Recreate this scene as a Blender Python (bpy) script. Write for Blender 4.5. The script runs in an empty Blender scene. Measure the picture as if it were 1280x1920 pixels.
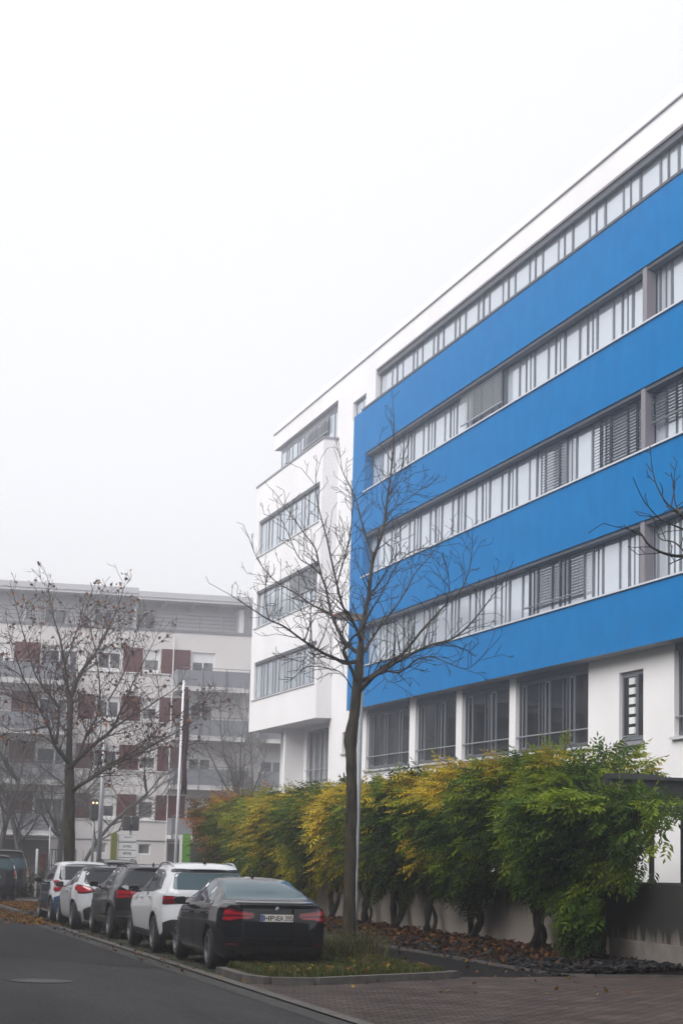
import bpy, bmesh, math, random
import numpy as np
from mathutils import Vector, Matrix, noise as mnoise
from mathutils.bvhtree import BVHTree
from mathutils.geometry import delaunay_2d_cdt
from mathutils.interpolate import poly_3d_calc
random.seed(7)
rng = np.random.default_rng(7)
S = bpy.context.scene
COL = S.collection
R = math.radians

# ------------------------------------------------------------------ camera
F_PX, CX, CY, CAM_Z = 3733.0, 640.0, 960.0, 1.95
def _n(v): return v / np.linalg.norm(v)
_A = .027
_Y = _n(np.array([-1013.0, 598.0, F_PX]))
_Z = _n(np.array([_A, -1.0, (598 + 1013 * _A) / F_PX]))
_X = np.cross(_Y, _Z)
ROT = np.array([_X, _Y, _Z])              # world axes seen from the camera
cam_d = bpy.data.cameras.new('camera'); cam = bpy.data.objects.new('camera', cam_d); COL.objects.link(cam)
M = Matrix([list(ROT[:, 0]) + [0], list(-ROT[:, 1]) + [0], list(-ROT[:, 2]) + [CAM_Z], [0, 0, 0, 1]])
M = Matrix(((ROT[0, 0], -ROT[0, 1], -ROT[0, 2], 0), (ROT[1, 0], -ROT[1, 1], -ROT[1, 2], 0), (ROT[2, 0], -ROT[2, 1], -ROT[2, 2], CAM_Z), (0, 0, 0, 1)))
cam.matrix_world = M
cam_d.sensor_fit = 'VERTICAL'; cam_d.sensor_height = 36.0; cam_d.lens = F_PX / 1920 * 36.0
cam_d.clip_start = .1; cam_d.clip_end = 2000
S.camera = cam

# ------------------------------------------------------------------ light
SUN_EL, SUN_AZ = R(42), R(245)            # from behind and to the left of the street
w = bpy.data.worlds.new('World'); S.world = w; w.use_nodes = True
nt = w.node_tree; nt.nodes.clear()
sky = nt.nodes.new('ShaderNodeTexSky'); sky.sky_type = 'NISHITA'; sky.sun_disc = False
sky.sun_elevation = SUN_EL; sky.sun_rotation = SUN_AZ; sky.dust_density = 5; sky.air_density = 1
hs = nt.nodes.new('ShaderNodeHueSaturation'); hs.inputs['Saturation'].default_value = .12
mx = nt.nodes.new('ShaderNodeMix'); mx.data_type = 'RGBA'; mx.inputs[0].default_value = .82
mx.inputs[7].default_value = (11.2, 11.25, 11.6, 1)
bg = nt.nodes.new('ShaderNodeBackground'); bg.inputs[1].default_value = .075
wo = nt.nodes.new('ShaderNodeOutputWorld')
nt.links.new(sky.outputs[0], hs.inputs['Color']); nt.links.new(hs.outputs[0], mx.inputs[6])
nt.links.new(mx.outputs[2], bg.inputs[0]); nt.links.new(bg.outputs[0], wo.inputs[0])
sun_d = bpy.data.lights.new('sun', 'SUN'); sun_d.energy = 2.6; sun_d.angle = R(50); sun_d.color = (1, .98, .95)
sun = bpy.data.objects.new('sun', sun_d); COL.objects.link(sun)
sdir = Vector((math.sin(SUN_AZ) * math.cos(SUN_EL), math.cos(SUN_AZ) * math.cos(SUN_EL), math.sin(SUN_EL)))
sun.rotation_euler = sdir.to_track_quat('Z', 'Y').to_euler(); sun.location = (0, 0, 60)
S.view_settings.view_transform = 'Standard'; S.view_settings.look = 'None'
S.view_settings.gamma = 1; S.view_settings.exposure = 0.5; S.view_settings.use_curve_mapping = False
S.render.engine = 'CYCLES'
S.cycles.use_denoising = True
S.cycles.max_bounces = 8; S.cycles.volume_bounces = 2; S.cycles.transparent_max_bounces = 8
S.cycles.caustics_reflective = False; S.cycles.caustics_refractive = False

# ------------------------------------------------------------------ helpers
def ray(px, py): return ROT @ np.array([px - CX, py - CY, F_PX])
def at(px, py, Y):                        # the point of the place seen at a pixel, Y metres up the street
    r = ray(px, py); t = Y / r[1]
    return Vector((r[0] * t, Y, CAM_Z + r[2] * t))
def gz(Y): return .15 - .0065 * Y          # the street falls gently away
def lerp(a, b, t): return a + (b - a) * t

def tag(o, label=None, cat=None, group=None, kind=None):
    if label: o['label'] = label
    if cat: o['category'] = cat
    if group: o['group'] = group
    if kind: o['kind'] = kind
    return o
def empty(name, loc=(0, 0, 0), label=None, cat=None, group=None, rz=0):
    o = bpy.data.objects.new(name, None); COL.objects.link(o); o.location = loc; o.rotation_euler = (0, 0, rz)
    return tag(o, label, cat, group)
WORLD = set()
def site(name, loc, label, cat, group=None):          # a thing whose parts are given in the place's own coordinates
    o = empty(name, loc, label, cat, group); WORLD.add(o.name); return o
def link(name, me, mat=None, parent=None, smooth=False):
    o = bpy.data.objects.new(name, me); COL.objects.link(o)
    if mat:
        for m in (mat if isinstance(mat, (list, tuple)) else [mat]): me.materials.append(m)
    if smooth: me.polygons.foreach_set('use_smooth', [True] * len(me.polygons))
    if parent:
        o.parent = parent
        if parent.name in WORLD: o.matrix_parent_inverse = Matrix.Translation(-parent.location)
    return o

class MB:
    def __init__(s): s.v, s.f, s.m = [], [], []
    def add(s, vs, fs, mi=0):
        b = len(s.v); s.v += [tuple(p) for p in vs]; s.f += [tuple(b + i for i in f) for f in fs]; s.m += [mi] * len(fs); return s
    def box(s, x0, x1, y0, y1, z0, z1, mp=None, mi=0):
        vs = [(x, y, z) for z in (z0, z1) for y in (y0, y1) for x in (x0, x1)]
        if mp: vs = [mp(*v) for v in vs]
        return s.add(vs, [(0, 2, 3, 1), (4, 5, 7, 6), (0, 1, 5, 4), (2, 6, 7, 3), (0, 4, 6, 2), (1, 3, 7, 5)], mi)
    def bbox(s, x0, x1, y0, y1, z0, z1, b=.02, mi=0):       # box with chamfered edges
        bm = bmesh.new(); bmesh.ops.create_cube(bm, size=1)
        for v in bm.verts: v.co = Vector((lerp(x0, x1, v.co.x + .5), lerp(y0, y1, v.co.y + .5), lerp(z0, z1, v.co.z + .5)))
        bmesh.ops.bevel(bm, geom=list(bm.edges), offset=b, segments=2, affect='EDGES', profile=.5)
        bm.verts.index_update()
        s.add([v.co[:] for v in bm.verts], [[v.index for v in f.verts] for f in bm.faces], mi); bm.free(); return s
    def tube(s, pts, rad, n=6, cap=True, mi=0):
        pts = [Vector(p) for p in pts]; k = len(pts)
        if not hasattr(rad, '__len__'): rad = [rad] * k
        up = None; rings = []
        for i in range(k):
            d = (pts[min(i + 1, k - 1)] - pts[max(i - 1, 0)])
            if d.length < 1e-6: d = Vector((0, 0, 1))
            d.normalize()
            if up is None: up = d.orthogonal().normalized()
            else:
                up = up - d * up.dot(d)
                up = up.normalized() if up.length > 1e-6 else d.orthogonal().normalized()
            sd = d.cross(up)
            rings.append([pts[i] + (up * math.cos(2 * math.pi * j / n) + sd * math.sin(2 * math.pi * j / n)) * rad[i] for j in range(n)])
        b = len(s.v)
        for r in rings: s.v += [tuple(p) for p in r]
        for i in range(k - 1):
            for j in range(n):
                s.f.append((b + i * n + j, b + i * n + (j + 1) % n, b + (i + 1) * n + (j + 1) % n, b + (i + 1) * n + j)); s.m.append(mi)
        if cap:
            s.f.append(tuple(b + j for j in range(n - 1, -1, -1))); s.f.append(tuple(b + (k - 1) * n + j for j in range(n))); s.m += [mi, mi]
        return s
    def lathe(s, prof, c, axis='x', n=28, mi=0):            # prof: (along the axis, radius)
        b = len(s.v); k = len(prof)
        for a, r in prof:
            for j in range(n):
                t = 2 * math.pi * j / n; p, q = r * math.cos(t), r * math.sin(t)
                s.v.append((c[0] + a, c[1] + p, c[2] + q) if axis == 'x' else (c[0] + p, c[1] + q, c[2] + a))
        for i in range(k - 1):
            for j in range(n):
                s.f.append((b + i * n + j, b + i * n + (j + 1) % n, b + (i + 1) * n + (j + 1) % n, b + (i + 1) * n + j)); s.m.append(mi)
        return s
    def mesh(s, name):
        me = bpy.data.meshes.new(name); me.from_pydata(s.v, [], s.f)
        if any(s.m): me.polygons.foreach_set('material_index', s.m)
        me.update(); return me
    def build(s, name, mat, parent=None, smooth=False):
        return link(name, s.mesh(name), mat, parent, smooth)

def np_mesh(name, V, F, mat, parent=None, colors=None, smooth=False):   # V (n,3), F (m,k) all faces of k corners
    me = bpy.data.meshes.new(name); k = F.shape[1]
    me.vertices.add(len(V)); me.vertices.foreach_set('co', V.astype(np.float32).ravel())
    me.loops.add(F.size); me.loops.foreach_set('vertex_index', F.astype(np.int32).ravel())
    me.polygons.add(len(F)); me.polygons.foreach_set('loop_start', np.arange(0, F.size, k, dtype=np.int32))
    me.update(calc_edges=True); me.validate()
    if colors is not None:
        a = me.color_attributes.new('tint', 'FLOAT_COLOR', 'POINT')
        c = np.ones((len(V), 4), np.float32); c[:, :3] = colors; a.data.foreach_set('color', c.ravel())
    return link(name, me, mat, parent, smooth)

# ------------------------------------------------------------------ materials
def mat(name, col, rough=.7, col2=None, scale=6, bump=0, bscale=40, metal=0, coat=0, spec=None, stretch=None, detail=6, lo=.35, hi=.65, coords='Object'):
    m = bpy.data.materials.new(name); m.use_nodes = True; t = m.node_tree; b = t.nodes['Principled BSDF']
    b.inputs['Base Color'].default_value = (*col, 1); b.inputs['Roughness'].default_value = rough; b.inputs['Metallic'].default_value = metal
    if coat: b.inputs['Coat Weight'].default_value = coat; b.inputs['Coat Roughness'].default_value = .04
    if spec is not None: b.inputs['Specular IOR Level'].default_value = spec
    vec = None
    if col2 is not None or bump:
        tc = t.nodes.new('ShaderNodeTexCoord'); mp = t.nodes.new('ShaderNodeMapping')
        t.links.new(tc.outputs[coords], mp.inputs[0]); vec = mp.outputs[0]
        if stretch: mp.inputs['Scale'].default_value = stretch
    if col2 is not None:
        n = t.nodes.new('ShaderNodeTexNoise'); n.inputs['Scale'].default_value = scale; n.inputs['Detail'].default_value = detail
        r = t.nodes.new('ShaderNodeMapRange'); r.inputs[1].default_value = lo; r.inputs[2].default_value = hi
        x = t.nodes.new('ShaderNodeMix'); x.data_type = 'RGBA'; x.inputs[6].default_value = (*col, 1); x.inputs[7].default_value = (*col2, 1)
        t.links.new(vec, n.inputs['Vector']); t.links.new(n.outputs[0], r.inputs[0]); t.links.new(r.outputs[0], x.inputs[0]); t.links.new(x.outputs[2], b.inputs['Base Color'])
    if bump:
        n2 = t.nodes.new('ShaderNodeTexNoise'); n2.inputs['Scale'].default_value = bscale; n2.inputs['Detail'].default_value = 4
        bp = t.nodes.new('ShaderNodeBump'); bp.inputs['Strength'].default_value = bump; bp.inputs['Distance'].default_value = .02
        t.links.new(vec, n2.inputs['Vector']); t.links.new(n2.outputs[0], bp.inputs['Height']); t.links.new(bp.outputs[0], b.inputs['Normal'])
    return m
def glass_mat(name, base, base2=None, ior=2.6, scale=(1, 3, .05)):      # a pane: sharp reflection over a base tone
    m = bpy.data.materials.new(name); m.use_nodes = True; t = m.node_tree; b = t.nodes['Principled BSDF']; out = t.nodes['Material Output']
    b.inputs['Base Color'].default_value = (*base, 1); b.inputs['Roughness'].default_value = .9; b.inputs['Specular IOR Level'].default_value = 0
    if base2:
        tc = t.nodes.new('ShaderNodeTexCoord'); mp = t.nodes.new('ShaderNodeMapping'); mp.inputs['Scale'].default_value = scale
        n = t.nodes.new('ShaderNodeTexNoise'); n.inputs['Scale'].default_value = 1.0; n.inputs['Detail'].default_value = 3
        r = t.nodes.new('ShaderNodeMapRange'); r.inputs[1].default_value = .45; r.inputs[2].default_value = .55
        x = t.nodes.new('ShaderNodeMix'); x.data_type = 'RGBA'; x.inputs[6].default_value = (*base, 1); x.inputs[7].default_value = (*base2, 1)
        t.links.new(tc.outputs['Object'], mp.inputs[0]); t.links.new(mp.outputs[0], n.inputs['Vector']); t.links.new(n.outputs[0], r.inputs[0])
        t.links.new(r.outputs[0], x.inputs[0]); t.links.new(x.outputs[2], b.inputs['Base Color'])
    g = t.nodes.new('ShaderNodeBsdfGlossy'); g.inputs['Roughness'].default_value = .015; g.inputs['Color'].default_value = (.9, .95, 1, 1)
    fr = t.nodes.new('ShaderNodeFresnel'); fr.inputs['IOR'].default_value = ior
    ms = t.nodes.new('ShaderNodeMixShader')
    t.links.new(fr.outputs[0], ms.inputs[0]); t.links.new(b.outputs[0], ms.inputs[1]); t.links.new(g.outputs[0], ms.inputs[2]); t.links.new(ms.outputs[0], out.inputs[0])
    return m
def foliage_mat(name, rough=.5, trans=.42):
    m = bpy.data.materials.new(name); m.use_nodes = True; t = m.node_tree; b = t.nodes['Principled BSDF']; out = t.nodes['Material Output']
    a = t.nodes.new('ShaderNodeAttribute'); a.attribute_name = 'tint'
    b.inputs['Roughness'].default_value = rough; b.inputs['Specular IOR Level'].default_value = .12
    tr = t.nodes.new('ShaderNodeBsdfTranslucent'); ms = t.nodes.new('ShaderNodeMixShader'); ms.inputs[0].default_value = trans
    t.links.new(a.outputs['Color'], b.inputs['Base Color']); t.links.new(a.outputs['Color'], tr.inputs[0])
    t.links.new(b.outputs[0], ms.inputs[1]); t.links.new(tr.outputs[0], ms.inputs[2]); t.links.new(ms.outputs[0], out.inputs[0])
    return m
W = {}
W['white'] = mat('white_plaster', (.78, .765, .78), .9, (.72, .705, .715), .35, .25, 60)
W['blue'] = mat('blue_plaster', (.0012, .138, .378), .9, (.002, .160, .425), 1.6, .35, 60, spec=.08, stretch=(1, 1, .7))
W['frame'] = mat('window_frame_grey', (.10, .11, .13), .45)
W['framelight'] = mat('casement_grey', (.20, .21, .23), .4)
W['head'] = mat('blind_box_grey', (.07, .075, .09), .6)
W['sill'] = mat('sill_aluminium', (.62, .63, .66), .35, metal=.3)
W['darksill'] = mat('sill_stone', (.22, .22, .25), .7)
W['post'] = mat('facade_post_mauve', (.20, .18, .20), .5)
W['slat'] = mat('blind_slats_grey', (.10, .108, .12), .5)
W['slatlit'] = mat('blind_slats_lit', (.34, .35, .37), .5)  # closed slats of the same blinds, sky light put into a lighter colour
W['roofline'] = mat('flashing_grey', (.40, .40, .43), .5)
W['roofcap'] = mat('roof_cap', (.75, .75, .77), .6)
W['roofgrey'] = mat('zinc_roof_edge', (.52, .52, .55), .6)
W['glassmid'] = glass_mat('recess_glass', (.05, .052, .056), (.30, .30, .31), 1.5)
W['core'] = mat('dark_interior', (.02, .02, .022), .9)
W['soffit'] = mat('soffit_grey', (.30, .30, .32), .8)
W['glass'] = glass_mat('office_glass', (.46, .50, .55), None, 4.2)  # pale base adds the sky's reflection to the upper panes as colour
W['glassdark'] = glass_mat('ground_floor_glass', (.010, .011, .012), (.022, .022, .025), 1.17)
W['cream'] = mat('cream_plaster', (.70, .67, .665), .9, (.65, .62, .615), .3, .2, 50)  # far wall paled, extra fog fading put into its colour
W['palegrey'] = mat('pale_grey_plaster', (.80, .79, .81), .9, (.75, .75, .77), .3)
W['red'] = mat('oxide_red_panel', (.095, .018, .020), .8, (.08, .016, .018), 1.5, spec=.1)
W['pvc'] = mat('white_pvc', (.75, .75, .76), .4)
W['balc'] = mat('balcony_panel_grey', (.22, .23, .26), .35)  # paled too, so the fog over the far balconies looks thicker
W['rail'] = mat('galvanised_rail', (.22, .23, .25), .4, metal=.5)
W['slab'] = mat('balcony_slab', (.66, .65, .65), .8, (.56, .55, .55), 1.2)
W['farglass'] = glass_mat('flat_glass', (.03, .033, .038), (.16, .16, .165), 1.8, (1.2, 3, .4))
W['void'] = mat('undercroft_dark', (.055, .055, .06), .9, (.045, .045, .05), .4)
def asphalt_mat(name, c, k):
    m = bpy.data.materials.new(name); m.use_nodes = True; t = m.node_tree; b = t.nodes['Principled BSDF']; b.inputs['Roughness'].default_value = .9; b.inputs['Specular IOR Level'].default_value = .12
    tc = t.nodes.new('ShaderNodeTexCoord'); N = lambda ty, **q: t.nodes.new(ty)
    v = N('ShaderNodeTexVoronoi'); v.inputs['Scale'].default_value = 70; r0 = N('ShaderNodeMapRange'); r0.inputs[1].default_value = 0; r0.inputs[2].default_value = 1; r0.inputs[3].default_value = 1 - k; r0.inputs[4].default_value = 1 + k
    cr = N('ShaderNodeSeparateColor'); mp = N('ShaderNodeMapping'); mp.inputs['Scale'].default_value = (.9, .16, 1)
    n = N('ShaderNodeTexNoise'); n.inputs['Scale'].default_value = 1.0; n.inputs['Detail'].default_value = 9; n.inputs['Roughness'].default_value = .65; r1 = N('ShaderNodeMapRange'); r1.inputs[1].default_value = .3; r1.inputs[2].default_value = .7; r1.inputs[3].default_value = .72; r1.inputs[4].default_value = 1.25
    mu = N('ShaderNodeMath'); mu.operation = 'MULTIPLY'; x = N('ShaderNodeMix'); x.data_type = 'RGBA'; x.blend_type = 'MULTIPLY'; x.inputs[0].default_value = 1; x.inputs[6].default_value = (*c, 1)
    L = t.links.new; L(tc.outputs['Object'], v.inputs['Vector']); L(v.outputs['Color'], cr.inputs[0]); L(cr.outputs[0], r0.inputs[0]); L(tc.outputs['Object'], mp.inputs[0]); L(mp.outputs[0], n.inputs['Vector']); L(n.outputs[0], r1.inputs[0])
    L(r0.outputs[0], mu.inputs[0]); L(r1.outputs[0], mu.inputs[1]); L(mu.outputs[0], x.inputs[7]); L(x.outputs[2], b.inputs['Base Color'])
    bp = N('ShaderNodeBump'); bp.inputs['Strength'].default_value = .5; bp.inputs['Distance'].default_value = .01; L(v.outputs['Distance'], bp.inputs['Height']); L(bp.outputs[0], b.inputs['Normal']); return m
W['asphalt'] = asphalt_mat('asphalt', (.044, .043, .044), .55)
W['asphaltdark'] = asphalt_mat('asphalt_resurfaced', (.030, .0295, .031), .4)
W['path'] = mat('footway_asphalt', (.013, .013, .014), .9, (.018, .018, .0195), 40, .4, 140, spec=.05)
W['kerb'] = mat('kerb_concrete', (.13, .12, .115), .9, (.085, .08, .075), 5, .5, 50, spec=.15)
W['gutter'] = mat('gutter_stone', (.045, .045, .045), .9, (.065, .065, .063), 6, .4, 50, spec=.15)
W['bay'] = mat('parking_bay_surface', (.045, .042, .036), .95, (.028, .034, .018), 3, .5, 60, spec=.15)
W['soil'] = mat('soil', (.035, .028, .02), .95, (.05, .045, .025), 6, .6, 30, spec=.15)
W['ground'] = mat('ground_gravel', (.05, .048, .045), .95, (.065, .06, .055), 2, .3, 30)
W['concrete'] = None
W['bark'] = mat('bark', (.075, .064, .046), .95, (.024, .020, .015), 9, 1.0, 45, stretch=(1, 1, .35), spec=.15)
W['barkthin'] = mat('twig_bark', (.026, .020, .018), .9, (.016, .013, .012), 8)
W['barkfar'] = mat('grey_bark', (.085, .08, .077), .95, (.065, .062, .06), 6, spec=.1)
W['twigred'] = mat('maple_twigs', (.040, .022, .019), .95, (.026, .015, .013), 8, spec=.1)
W['vine'] = mat('vine_wood', (.026, .021, .016), .95, (.014, .012, .010), 12, 1.0, 30, stretch=(1, 1, .3), spec=.15)
W['leaf'] = foliage_mat('vine_leaves')
W['dryleaf'] = foliage_mat('dry_leaves', .7, .2)
W['grass'] = foliage_mat('grass_blades', .6, .25)
W['slate'] = foliage_mat('slate_chips', .75, 0)
W['steel'] = mat('anthracite_steel', (.030, .032, .037), .5, (.045, .047, .05), 8)
W['galv'] = mat('galvanised_steel', (.30, .31, .33), .45, (.24, .25, .27), 10, metal=.35)
def brick_mat():
    m = bpy.data.materials.new('clay_pavers'); m.use_nodes = True; t = m.node_tree; b = t.nodes['Principled BSDF']
    tc = t.nodes.new('ShaderNodeTexCoord'); mp = t.nodes.new('ShaderNodeMapping'); mp.inputs['Rotation'].default_value = (0, 0, 0)
    br = t.nodes.new('ShaderNodeTexBrick'); br.inputs['Scale'].default_value = 1; br.inputs['Brick Width'].default_value = .24; br.inputs['Row Height'].default_value = .16
    br.inputs['Mortar Size'].default_value = .013; br.inputs['Color1'].default_value = (.105, .082, .074, 1); br.inputs['Color2'].default_value = (.062, .049, .047, 1); br.inputs['Mortar'].default_value = (.012, .011, .010, 1)
    n = t.nodes.new('ShaderNodeTexNoise'); n.inputs['Scale'].default_value = 1.3; n.inputs['Detail'].default_value = 8
    r = t.nodes.new('ShaderNodeMapRange'); r.inputs[1].default_value = .3; r.inputs[2].default_value = .7; r.inputs[3].default_value = .65; r.inputs[4].default_value = 1.1
    x = t.nodes.new('ShaderNodeMix'); x.data_type = 'RGBA'; x.blend_type = 'MULTIPLY'; x.inputs[0].default_value = 1
    bp = t.nodes.new('ShaderNodeBump'); bp.inputs['Strength'].default_value = .6; bp.inputs['Distance'].default_value = .008; bp.invert = True
    t.links.new(tc.outputs['Object'], mp.inputs[0]); t.links.new(mp.outputs[0], br.inputs[0]); t.links.new(mp.outputs[0], n.inputs['Vector'])
    t.links.new(n.outputs[0], r.inputs[0]); t.links.new(br.outputs[0], x.inputs[6]); t.links.new(r.outputs[0], x.inputs[7]); t.links.new(x.outputs[2], b.inputs['Base Color'])
    t.links.new(br.outputs['Fac'], bp.inputs['Height']); t.links.new(bp.outputs[0], b.inputs['Normal']); b.inputs['Roughness'].default_value = .9; b.inputs['Specular IOR Level'].default_value = .12
    return m
W['pavers'] = brick_mat()
def concrete_mat(name, zlo, zhi, c=(.23, .20, .18), dark=(.018, .017, .016)):    # board-marked concrete, water stains running down from the coping
    m = bpy.data.materials.new(name); m.use_nodes = True; t = m.node_tree; b = t.nodes['Principled BSDF']; b.inputs['Roughness'].default_value = .92
    tc = t.nodes.new('ShaderNodeTexCoord'); mp = t.nodes.new('ShaderNodeMapping'); mp.inputs['Scale'].default_value = (3, 3, .25)
    n = t.nodes.new('ShaderNodeTexNoise'); n.inputs['Scale'].default_value = 1.6; n.inputs['Detail'].default_value = 7
    sx = t.nodes.new('ShaderNodeSeparateXYZ'); r = t.nodes.new('ShaderNodeMapRange'); r.inputs[1].default_value = zlo; r.inputs[2].default_value = zhi; r.inputs[3].default_value = -.35; r.inputs[4].default_value = .75
    ad = t.nodes.new('ShaderNodeMath'); ad.operation = 'ADD'
    r2 = t.nodes.new('ShaderNodeMapRange'); r2.inputs[1].default_value = .45; r2.inputs[2].default_value = .85
    x = t.nodes.new('ShaderNodeMix'); x.data_type = 'RGBA'; x.inputs[6].default_value = (*c, 1); x.inputs[7].default_value = (*dark, 1)
    t.links.new(tc.outputs['Object'], mp.inputs[0]); t.links.new(mp.outputs[0], n.inputs['Vector']); t.links.new(tc.outputs['Object'], sx.inputs[0])
    t.links.new(sx.outputs[2], r.inputs[0]); t.links.new(r.outputs[0], ad.inputs[0]); t.links.new(n.outputs[0], ad.inputs[1]); t.links.new(ad.outputs[0], r2.inputs[0])
    t.links.new(r2.outputs[0], x.inputs[0]); t.links.new(x.outputs[2], b.inputs['Base Color'])
    n2 = t.nodes.new('ShaderNodeTexNoise'); n2.inputs['Scale'].default_value = 30; bp = t.nodes.new('ShaderNodeBump'); bp.inputs['Strength'].default_value = .3; bp.inputs['Distance'].default_value = .02
    t.links.new(tc.outputs['Object'], n2.inputs['Vector']); t.links.new(n2.outputs[0], bp.inputs['Height']); t.links.new(bp.outputs[0], b.inputs['Normal'])
    return m
W['concrete'] = concrete_mat('board_marked_concrete', .35, 1.75, (.31, .27, .24), (.035, .032, .03))
W['concretedark'] = concrete_mat('stained_concrete', -.05, 1.0)

# walls with openings: (u along the wall, v up, d inward) mapped into the place by mp
def wall_grid(mb, mp, u0, u1, v0, v1, holes=(), depth=.2, mi=0):
    us = sorted({u0, u1} | {min(max(h[k], u0), u1) for h in holes for k in (0, 1)}); vs = sorted({v0, v1} | {min(max(h[k], v0), v1) for h in holes for k in (2, 3)})
    for j in range(len(vs) - 1):
        a, b = vs[j], vs[j + 1]; run = None
        for i in range(len(us) - 1):
            c = (us[i] + us[i + 1]) / 2; d = (a + b) / 2
            solid = not any(h[0] < c < h[1] and h[2] < d < h[3] for h in holes)
            if solid and run is None: run = us[i]
            if run is not None and (not solid or i == len(us) - 2):
                e = us[i + 1] if solid else us[i]
                mb.add([mp(run, a, 0), mp(e, a, 0), mp(e, b, 0), mp(run, b, 0)], [(0, 1, 2, 3)], mi); run = None
    for h in holes:
        a, b, c, d = h[:4]; dp = h[4] if len(h) > 4 else depth
        for p, q in (((a, c), (b, c)), ((b, c), (b, d)), ((b, d), (a, d)), ((a, d), (a, c))):
            mb.add([mp(*p, 0), mp(*q, 0), mp(*q, dp), mp(*p, dp)], [(0, 1, 2, 3)], mi)
    return mb
def window(mp, u0, u1, v0, v1, d, parent, cuts=(), bars=(), fw=.07, fmat='frame', gmat='glass', casements=(), lightmat='framelight', head=0, rng_tilt=.008, sashes=0):
    """frame (part) with its panes (sub-part); cuts are upright mullions at u, bars are transoms at v, casements are (ua, ub) with a pale sash"""
    mb = MB(); q = lambda u, d_, v: mp(u, v, d_)
    mb.box(u0, u1, d - .02, d + .05, v1 - fw - head, v1, q); mb.box(u0, u1, d - .02, d + .05, v0, v0 + fw, q)
    ed = [u0] + list(cuts) + [u1]
    for k, u in enumerate(ed):
        a, b = (u, u + fw) if k == 0 else (u - fw, u) if k == len(ed) - 1 else (u - fw * .4, u + fw * .4)
        mb.box(a, b, d - .018, d + .03, v0 + fw, v1 - fw - head, q)
    for v in bars: mb.box(u0 + fw, u1 - fw, d - .045, d + .045, v - fw / 2, v + fw / 2, q)
    for a, b in casements:
        a += fw * .6; b -= fw * .6; c, e = v0 + fw, v1 - fw - head; t = .032
        mb.box(a, b, d - .03, d - .005, c, c + t, q, 1); mb.box(a, b, d - .03, d - .005, e - t, e, q, 1)
        mb.box(a, a + t, d - .03, d - .005, c + t, e - t, q, 1); mb.box(b - t, b, d - .03, d - .005, c + t, e - t, q, 1)
    fo = mb.build('window', [W[fmat], W[lightmat]], parent)
    g = MB()
    for a, b in zip(ed[:-1], ed[1:]):
        t1, t2 = random.uniform(-rng_tilt, rng_tilt), random.uniform(-rng_tilt, rng_tilt)
        ps = [Vector(mp(a, v0, d + t1)), Vector(mp(b, v0, d + t2)), Vector(mp(b, v1, d + t2 - t1)), Vector(mp(a, v1, d))]
        inward = Vector(mp(a, v0, d + 1)) - Vector(mp(a, v0, d)); fl_ = (ps[1] - ps[0]).cross(ps[3] - ps[0]).dot(inward) > 0
        g.add(ps, [(3, 2, 1, 0) if fl_ else (0, 1, 2, 3)])
    g.build('pane', W[gmat], fo)
    return fo
# ------------------------------------------------------------------ setting: ground, street
GX = -.0065
def sheet(name, pts, dz, m, kind='structure'):          # flat polygon on the falling ground
    o = MB().add([(x, y, gz(y) + dz) for x, y in pts], [tuple(range(len(pts)))]).build(name, m)
    return tag(o, kind=kind)
sheet('ground', [(-150, -36), (210, -36), (210, 320), (-150, 320)], -.03, W['ground'])
sheet('road', [(-3.5, -30), (5.72, -30), (5.72, 76), (-3.5, 76)], 0, W['asphalt'])
sheet('road_resurfaced', [(-3.5, 38.6), (3.44, 35.2), (5.6, 31.9), (5.72, 31.4), (5.72, 76), (-3.5, 76)], .004, W['asphaltdark'])
sheet('cross_street', [(-60, 76), (60, 76), (60, 96), (-60, 96)], 0, W['asphaltdark'])
sheet('gutter', [(5.72, -30), (6.02, -30), (6.02, 76), (5.72, 76)], .004, W['gutter'])
sheet('kerb_strip', [(6.03, -30), (6.22, -30), (6.22, 76), (6.03, 76)], .02, W['kerb'])
sheet('driveway_paving', [(6.22, -30), (20, -30), (20, 31.2), (11.95, 30.75), (9.86, 30.4), (6.22, 28.3)], .012, W['pavers'])
sheet('driveway_paving', [(6.22, 67.8), (13.5, 67.8), (13.5, 76), (6.22, 76)], .012, W['kerb'])
sheet('parking_bay', [(6.22, 28.4), (8.5, 28.4), (8.5, 57.6), (6.22, 57.6)], .004, W['bay'])
sheet('footway', [(9.9, 30.2), (11.95, 30.6), (11.8, 42), (11.6, 67.8), (9.9, 67.8)], .008, W['path'])
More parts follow.
